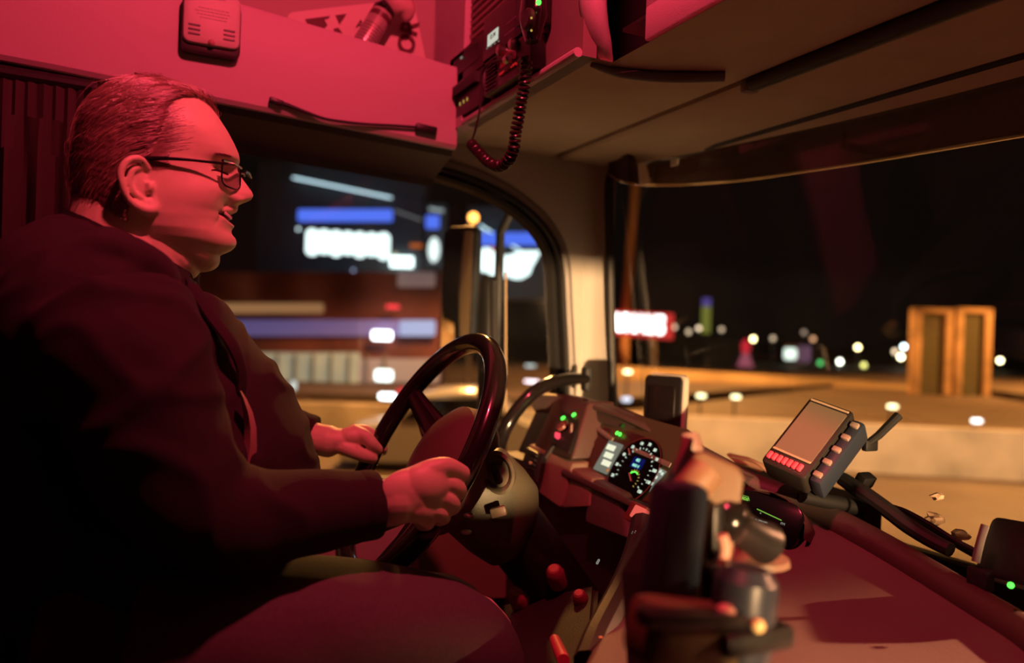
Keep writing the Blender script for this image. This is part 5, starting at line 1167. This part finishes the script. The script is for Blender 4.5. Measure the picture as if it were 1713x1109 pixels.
# eyes narrowed by the smile: a dark slit with lashes, one on either side
def on_face(sd, px, py, up=.0008):
    X_, z = H2(px, py)[0], pz(py); best = None
    for j in range(400):
        a = sd * (.15 + 1.35 * j / 400); p = head_pt(a, z)
        if p.x <= X_: best = p; break
    best = best or p; n_ = Vector((.75, sd * .65, 0)); return turn(best + n_ * up)
lash = mat('lash', (.03, .015, .012), .6)
for sd in (-1, 1):
    pts = [on_face(sd, x, y, .0002) for x, y in ((383, 290), (378, 288.6), (372, 287.8), (366, 288.6), (360, 290.4))]
    bm = B(); tube(bm, smoothpath(pts, 4), [.0006, .0016, .0018, .0013, .0005], 8); obj('eye', bm, mat('eye_dark', (.10, .03, .03), .15) if sd < 0 else bpy.data.materials['eye_dark'], person)
    pts = [on_face(sd, x, y, .0012) for x, y in ((383, 288.6), (376, 286.8), (368, 286.8), (361, 288.6), (356, 291))]
    bm = B(); tube(bm, smoothpath(pts, 4), [.0004, .0009, .001, .0009, .0003], 6); obj('eyelashes', bm, lash, person)
# ------------------------------------------------------------------ hair
rnd = random.Random(5)
def hairline(a):                  # lowest height (photo row) at which hair grows, per azimuth
    a_ = ((a + PI) % (2 * PI)) - PI; b_ = abs(a_) + (.10 if a_ < 0 else -.10)
    return float(np.interp(b_, [0, .27, .67, 1.0, 1.2, 1.33, 1.41, 1.5, 1.56, 1.66, 1.78, 1.95, 2.3, PI], [194, 181, 174, 176, 184, 202, 235, 272, 296, 275, 345, 382, 402, 406]))
def thick(a, py):
    b_ = abs(((a + PI) % (2 * PI)) - PI)
    top = np.interp(py, [143, 170, 230, 330, 385], [.009, .0085, .0075, .006, .0035]); front = np.interp(b_, [0, .5, 1, 2, PI], [.9, .7, .6, .9, 1.15])
    return float(top * front)
bm = B(); rows = []; NA2, NZ2 = 260, 150
for i in range(NZ2):
    f = i / (NZ2 - 1); py = 143.4 + (408 - 143.4) * (f if f > .08 else f * f / .08); r = []
    for k in range(NA2):
        a = 2 * PI * k / NA2; hl = hairline(a); z = pz(py); p = head_pt(a, z)
        edge_ = min(1, max(0, (hl + 9 * noise.noise(Vector((a * 14, py * .04, 3))) - py) / 22)); c_ = Vector((xm_h, YD, min(z, pz(230))))
        n_ = (p - Vector((xm_h, YD, z * .6 + pz(240) * .4))).normalized()
        comb = noise.noise(Vector((p.x * 55 + (p.z) * 20, p.y * 90, p.z * 130))) * .0012 + noise.noise(Vector((p.x * 25, p.y * 30, p.z * 220 + p.x * 60))) * .0009
        t__ = thick(a, py) * edge_ + comb * edge_ - .0022 * (1 - edge_) ** .5
        r.append(turn(p + n_ * t__))
    rows.append(r)
R_ = grid(bm, rows, closed=True); bm.faces.new(R_[0]); bm.faces.new(R_[-1][::-1])
obj('hair', bm, M['hair'], person, angle=80)
# strands combed back from the forehead and down the sides
vs_, fs_ = [], []
def surf(a, py, h):
    z = pz(max(py, 143.6)); p = head_pt(a, z); n_ = (p - Vector((xm_h, YD, z * .6 + pz(240) * .4))).normalized(); return turn(p + n_ * h)
for s in range(9000):
    a = rnd.uniform(-PI, PI); 
    if rnd.random() < .45: a = rnd.uniform(-2.2, -.05)
    hl = hairline(a); py = rnd.uniform(145, hl - 1); fuzz = False
    if s % 6 == 0:
        a = -(1.38 - abs(rnd.gauss(0, .14))) if s % 12 else 1.5 - abs(rnd.gauss(0, .14)); py = rnd.uniform(178, 268); fuzz = True
    elif s % 23 == 0: a = -rnd.uniform(1.22, 1.42); py = rnd.uniform(266, 300); fuzz = True
    if not fuzz and rnd.random() < .22: py = hl - rnd.uniform(-2, 12)
    if py < 145: continue
    st_ = rnd.uniform(.5, 1.25); pts = []; aa = a; yy = py; sgn = 1 if a > 0 else -1; h0 = 0.0005
    lift = rnd.uniform(.6, 1.5) + (1.0 if rnd.random() < .05 else 0)
    nseg = 4 if fuzz else 7; wig = rnd.uniform(-1, 1) * .02
    for k in range(nseg):
        th = .0012 if fuzz else thick(aa, yy); h = th * min(1, .15 + k * .3) * lift + (.0006 if k else .0)
        if k == nseg - 1: h *= .92
        pts.append(surf(aa, yy, h))
        b_ = abs(aa); dirb = .075 * st_
        aa = aa + sgn * (dirb if b_ < 2.7 else .01) * (1.3 if yy < 170 else 1) + wig
        dy = np.interp(b_, [0, .4, .9, 1.4, 2.0, PI], [-7, -4, 1.0, 4.5, 8, 9]) * st_
        if yy < 165: dy = dy * .6 + (1.5 if b_ > 1.2 else -1.2)
        yy = min(max(yy + dy + rnd.uniform(-.6, .6), 144.5), 408)
        if abs(aa) > PI: break
    if len(pts) < 3: continue
    w0 = rnd.uniform(.0002, .00042) * (.7 if fuzz else 1); base = len(vs_)
    for k, p in enumerate(pts):
        t_ = (pts[min(k + 1, len(pts) - 1)] - pts[max(k - 1, 0)]).normalized(); u = t_.orthogonal().normalized(); v = t_.cross(u); w_ = w0 * (1 - .75 * k / (len(pts) - 1))
        for j in range(3): vs_.append(p + (u * math.cos(j * 2.094) + v * math.sin(j * 2.094)) * w_)
    for k in range(len(pts) - 1):
        for j in range(3): fs_.append((base + k * 3 + j, base + k * 3 + (j + 1) % 3, base + k * 3 + 3 + (j + 1) % 3, base + k * 3 + 3 + j))
hs = obj('hair_strands', (vs_, fs_), mat('hair_strand', (.34, .23, .17), .35), person, smooth=False)
tag(hs, kind='stuff')
# eyebrows
bm = B(); rb_ = random.Random(3)
for sd in (-1, 1):
    for k in range(70):
        x_ = rb_.uniform(366, 390); y_ = 263 + rb_.uniform(-1.5, 1.5) + .12 * (390 - x_) * .5
        tube(bm, [on_face(sd, x_, y_, .0004), on_face(sd, x_ - 3, y_ - .6, .0008), on_face(sd, x_ - 6, y_ + .2, .0006)], [.0004, .0003, .0001], 4)
obj('eyebrows', bm, M['hair'], person)
# ------------------------------------------------------------------ glasses
gls = thing('eyeglasses', 'black framed glasses with slim temple arms worn by the driver', 'glasses', turn(P(390, 290, Y=YD)))
frm = mat('frame_black', (.012, .012, .014), .2, coat=.5)
gx = H2(400, 285)[0] + .002; gzc = pz(294)
GC = turn(Vector((gx + .003, YD, pz(293)))); GA = TURN - math.radians(17)
def GP(y, z, dx=0):
    x_ = dx - 1.6 * y * y - abs(y) * .04
    return GC + Vector((math.cos(GA) * x_ - math.sin(GA) * y, math.sin(GA) * x_ + math.cos(GA) * y, z - GC.z))
lens_o = {}
for sd in (-1, 1):
    yc = sd * .036; outl = [(x * .5, y * .5) for x, y in roundrect(2, 2, .55, 5)]; hw, hh_ = .0265, .0180
    ring_ = [GP(yc + x * 2 * hw * .5 * 1.0, gzc + y * 2 * hh_ * .5 * 1.0) for x, y in [(a_ * 2, b_ * 2) for a_, b_ in outl]]
    bm = B(); tube(bm, ring_, .0013, 8, closed=True); obj('lens_frame', bm, frm, gls)
    bm = B(); tube(bm, smoothpath([GP(yc - hw, gzc + hh_ * .9, .0008), GP(yc, gzc + hh_ * 1.02, .0008), GP(yc + hw, gzc + hh_ * .9, .0008)], 5), .0021, 8); obj('top_bar', bm, mat('top_bar_metal', (.35, .35, .4), .2, metal=1) if sd < 0 else bpy.data.materials['top_bar_metal'], gls)
    bm = B(); vv = [bm.verts.new(p) for p in ring_]; bm.faces.new(vv); obj('lens', bm, M['lens'] if 'lens' in M else M.setdefault('lens', glassy('lens_glass', (.96, .95, .97), .03)), gls, False)
    e0 = GP(sd * .0635, gzc + .012); X1, Z1 = H2(378, 276); 
    def gq(x, y, o):
        p = P(x, y, Y=YD - o)
        return p if sd < 0 else turn(Vector((p.x + .012, YD + o, p.z)))
    hx1 = gq(384, 275, .076); ear_t = gq(250, 265, .086); ear_b = gq(236, 272, .090); mid = gq(310, 267, .086)
    bm = B(); tube(bm, smoothpath([e0, hx1, mid, ear_t, ear_b], 8), [.0018, .0018, .0021, .0030, .0030], 8); tp_ = obj('temple_arm', bm, frm, gls)
    bm = B(); box(bm, hx1 + Vector((.002, sd * .0012, .0)), (.009, .0025, .0042), None, .0006); obj('hinge_plate', bm, M['metal'], tp_)
bm = B(); tube(bm, smoothpath([GP(-.0095, gzc + .008), GP(0, gzc + .010, .001), GP(.0095, gzc + .008)], 4), .0014, 8); obj('bridge', bm, M['metal'], gls)
# ------------------------------------------------------------------ jacket
jb = B()
tubeto(jb, [P(200, 500, Y=1.24), P(210, 570, Y=1.24), P(235, 655, Y=1.24), P(275, 760, Y=1.24), P(285, 860, Y=1.24), P(250, 960, Y=1.24)], [.10, .155, .175, .205, .215, .19], 36)
ell(jb, P(120, 560, Y=1.24), (.12, .22, .16)); ell(jb, P(95, 760, Y=1.24), (.12, .20, .25)); ell(jb, P(298, 604, Y=1.22), (.076, .14, .11), Matrix.Rotation(.5, 3, 'Y')); ell(jb, P(362, 745, Y=1.25), (.105, .17, .12))
ell(jb, P(430, 800, Y=1.25), (.09, .16, .10))
# shoulders: trapezius slope
tubeto(jb, [P(195, 478, Y=1.24), P(180, 495, Y=1.14), P(185, 520, Y=1.04)], [.075, .085, .085], 24)
tubeto(jb, [P(215, 488, Y=1.24), P(232, 505, Y=1.36), P(255, 530, Y=1.44)], [.07, .08, .08], 24)
ell(jb, P(175, 492, Y=1.24), (.11, .15, .07)); ell(jb, P(150, 490, Y=1.12), (.09, .09, .075)); ell(jb, P(140, 560, Y=1.08), (.10, .10, .12))
# near sleeve
tubeto(jb, [P(185, 530, Y=1.04), P(215, 610, Y=1.01), P(262, 730, Y=1.0), P(318, 838, Y=1.0), P(390, 872, Y=1.005), P(480, 862, Y=1.015), P(560, 852, Y=1.022), P(624, 844, Y=1.025)], [.098, .092, .082, .074, .068, .058, .051, .0455], 30)
# far sleeve
tubeto(jb, [P(265, 540, Y=1.43), P(310, 620, Y=1.49), P(375, 690, Y=1.52), P(440, 710, Y=1.51), P(490, 724, Y=1.485), P(519, 732, Y=1.47)], [.085, .075, .062, .054, .046, .042], 26)
jm = remesh(jb, .006, 10, .5)
# cloth folds
def foldn(p):
    n1 = noise.noise(Vector((p.x * 6 + 3, p.y * 7, p.z * 9))); n2 = noise.noise(Vector((p.x * 14, p.y * 10 + 7, p.z * 20 + p.x * 12)))
    rg = 1 - abs(noise.noise(Vector((p.x * 9 + p.z * 6, p.y * 6, p.z * 13 - p.x * 5)))) * 2
    return .005 * n1 + .003 * n2 + .007 * max(0, rg) ** 4
jm.normal_update()
cuffs = [P(624, 844, Y=1.025), P(519, 732, Y=1.47)]
for v in jm.verts:
    d_ = min((v.co - c__).length for c__ in cuffs); k = min(1, max(.15, (d_ - .05) / .1)); v.co += v.normal * foldn(v.co) * k
for _ in range(4): bmesh.ops.smooth_vert(jm, verts=jm.verts, factor=.5, use_axis_x=True, use_axis_y=True, use_axis_z=True)
jk = obj('jacket', jm, M['jacket'], person, angle=80)
# cuff hems
for c__, b__, r__ in ((P(627, 843.5, Y=1.025), P(560, 852, Y=1.022), .0465), (P(521, 732.5, Y=1.47), P(490, 724, Y=1.485), .043)):
    ax = (c__ - b__).normalized(); bm = B(); lathe(bm, [(r__ * .80, .002), (r__ * .96, .003), (r__, -.002), (r__ * 1.01, -.02), (r__ * .9, -.03)], c__, ax, 36); obj('cuff', bm, M['jacket'], person)
# collar: band round the neck, high at the nape and low at the throat
def collar(rad, lift, drop, name, m, col_pts, th=.006):
    bm = B(); rows = []
    N_ = 48
    for o_, hz in ((0, 0), (.001, .5), (th * .2, 1.0), (th, 1.02), (th + .001, .5), (th + drop, -.15)):
        r = []
        for k in range(N_):
            a = 2 * PI * k / N_; c_, s_3 = math.cos(a), math.sin(a); f = (c_ + 1) / 2      # 1 at the throat
            bx, bz_ = H2(col_pts[0][0], col_pts[0][1]); tx, tz_ = H2(col_pts[1][0], col_pts[1][1])
            xx = bx + (tx - bx) * f; zz = bz_ + (tz_ - bz_) * f ** (col_pts[2])
            x0 = xx + (o_) * c_ - (.012 * (1 - f) * (1 - hz)); y0 = YD + (rad + o_ + .014 * (1 - hz)) * s_3
            r.append(Vector((x0, y0, zz - lift * (1 - hz) * (1 - .25 * f))))
        rows.append(r)
    grid(bm, rows, closed=True); return obj(name, bm, m, person, angle=70)
collar(.090, .060, .030, 'jacket_collar', M['jacket'], ((112, 352), (316, 462), .95))
collar(.083, .03, .004, 'shirt_collar', M['shirt'], ((124, 356), (314, 460), .95), .004)
# collar points under the chin
for sd in (-1, 1):
    bm = B(); pr = [Vector((H2(298, 452)[0], YD + sd * .045, pz(452))), Vector((H2(318, 464)[0], YD + sd * .008, pz(464))), Vector((H2(345, 520)[0], YD + sd * .030, pz(520))), Vector((H2(318, 500)[0], YD + sd * .075, pz(500)))]
    prism(bm, pr, (.008, 0, -.004)); bmesh.ops.bevel(bm, geom=bm.edges[:], offset=.003, segments=2, affect='EDGES'); obj('collar_point', bm, M['shirt'], person)
# jacket front edge and shirt placket
bm = B(); tube(bm, smoothpath([P(322, 478, Y=1.14), P(355, 530, Y=1.11), P(388, 575, Y=1.09), P(405, 620, Y=1.09), P(404, 655, Y=1.09)], 6), [.010, .012, .012, .010, .008], 10, flat=.5); obj('lapel_edge', bm, M['jacket'], person)
bm = B(); tube(bm, smoothpath([P(444, 655, Y=1.20), P(456, 682, Y=1.20), P(468, 700, Y=1.20), P(482, 708, Y=1.20), P(486, 728, Y=1.20), P(505, 762, Y=1.20), P(530, 800, Y=1.20)], 6), [.006, .008, .006, .004, .005, .004, .003], 10, flat=.5); obj('shirt_placket', bm, mat('placket', (.10, .08, .10), .7), person)
# ------------------------------------------------------------------ trousers
tb = B()
tubeto(tb, [P(150, 1030, Y=1.24), P(240, 1030, Y=1.22), P(330, 1020, Y=1.22)], [.18, .19, .15], 28)
tubeto(tb, [P(260, 1060, Y=1.10), P(430, 1062, Y=1.06), P(600, 1062, Y=1.03), P(730, 1072, Y=1.02), P(790, 1110, Y=1.02), P(800, 1200, Y=1.03), P(790, 1400, Y=1.05)], [.115, .108, .098, .084, .076, .068, .06], 30)
tubeto(tb, [P(300, 1030, Y=1.38), P(480, 1030, Y=1.42), P(700, 1030, Y=1.45), P(760, 1060, Y=1.45), P(780, 1300, Y=1.45)], [.11, .10, .085, .08, .065], 28)
tm = remesh(tb, .007, 8, .5); tm.normal_update()
for v in tm.verts:
    n2 = noise.noise(Vector((v.co.x * 10 + v.co.z * 9, v.co.y * 8, v.co.z * 10))); rg = max(0, 1 - abs(noise.noise(Vector((v.co.x * 8 - v.co.z * 10, v.co.y * 12, 4)))) * 3) ** 2
    v.co += v.normal * (.004 * n2 + .006 * rg * max(0, min(1, (.15 - v.co.x) / .15)))
obj('trousers', tm, M['jeans'], person, angle=80)
# ------------------------------------------------------------------ seat belt
bt = thing('seat_belt', 'strip of seat belt webbing crossing the driver\'s chest', 'seat belt', P(415, 800, Y=1.1))
bm = B(); rows = []
for (x, y, w_) in ((402, 654, 2), (408, 668, 5), (415, 690, 8), (419, 715, 10), (419, 745, 11), (415, 775, 13), (408, 800, 14)):
    rows.append([P(x - w_, y, Y=1.065), P(x, y, Y=1.055), P(x + w_, y, Y=1.065)])
grid(bm, rows); grid(bm, [[p + Vector((0, .003, 0)) for p in r] for r in rows]); obj('webbing', bm, mat('belt_webbing', (.45, .30, .26), .55, bump=.5, bscale=500), bt)
# ------------------------------------------------------------------ driver's seat
st = thing('driver_seat', 'dark upholstered driver seat behind and under the man', 'seat', (-.1, 1.24, -1.5))
bm = B(); box(bm, (-.44, 1.24, -.36), (.15, .50, .72), Matrix.Rotation(math.radians(-10), 3, 'Y'), .06, 4); obj('backrest', bm, mat('seat_cloth', (.03, .02, .022), .9, bump=.5, bscale=300), st)
bm = B(); box(bm, (.02, 1.24, -.70), (.62, .52, .14), Matrix.Rotation(math.radians(-4), 3, 'Y'), .05, 4); obj('seat_cushion', bm, bpy.data.materials['seat_cloth'], st)
bm = B(); boxc(bm, -.2, .3, 1.05, 1.43, -1.5, -.74, .02); obj('seat_base', bm, M['black'], st)
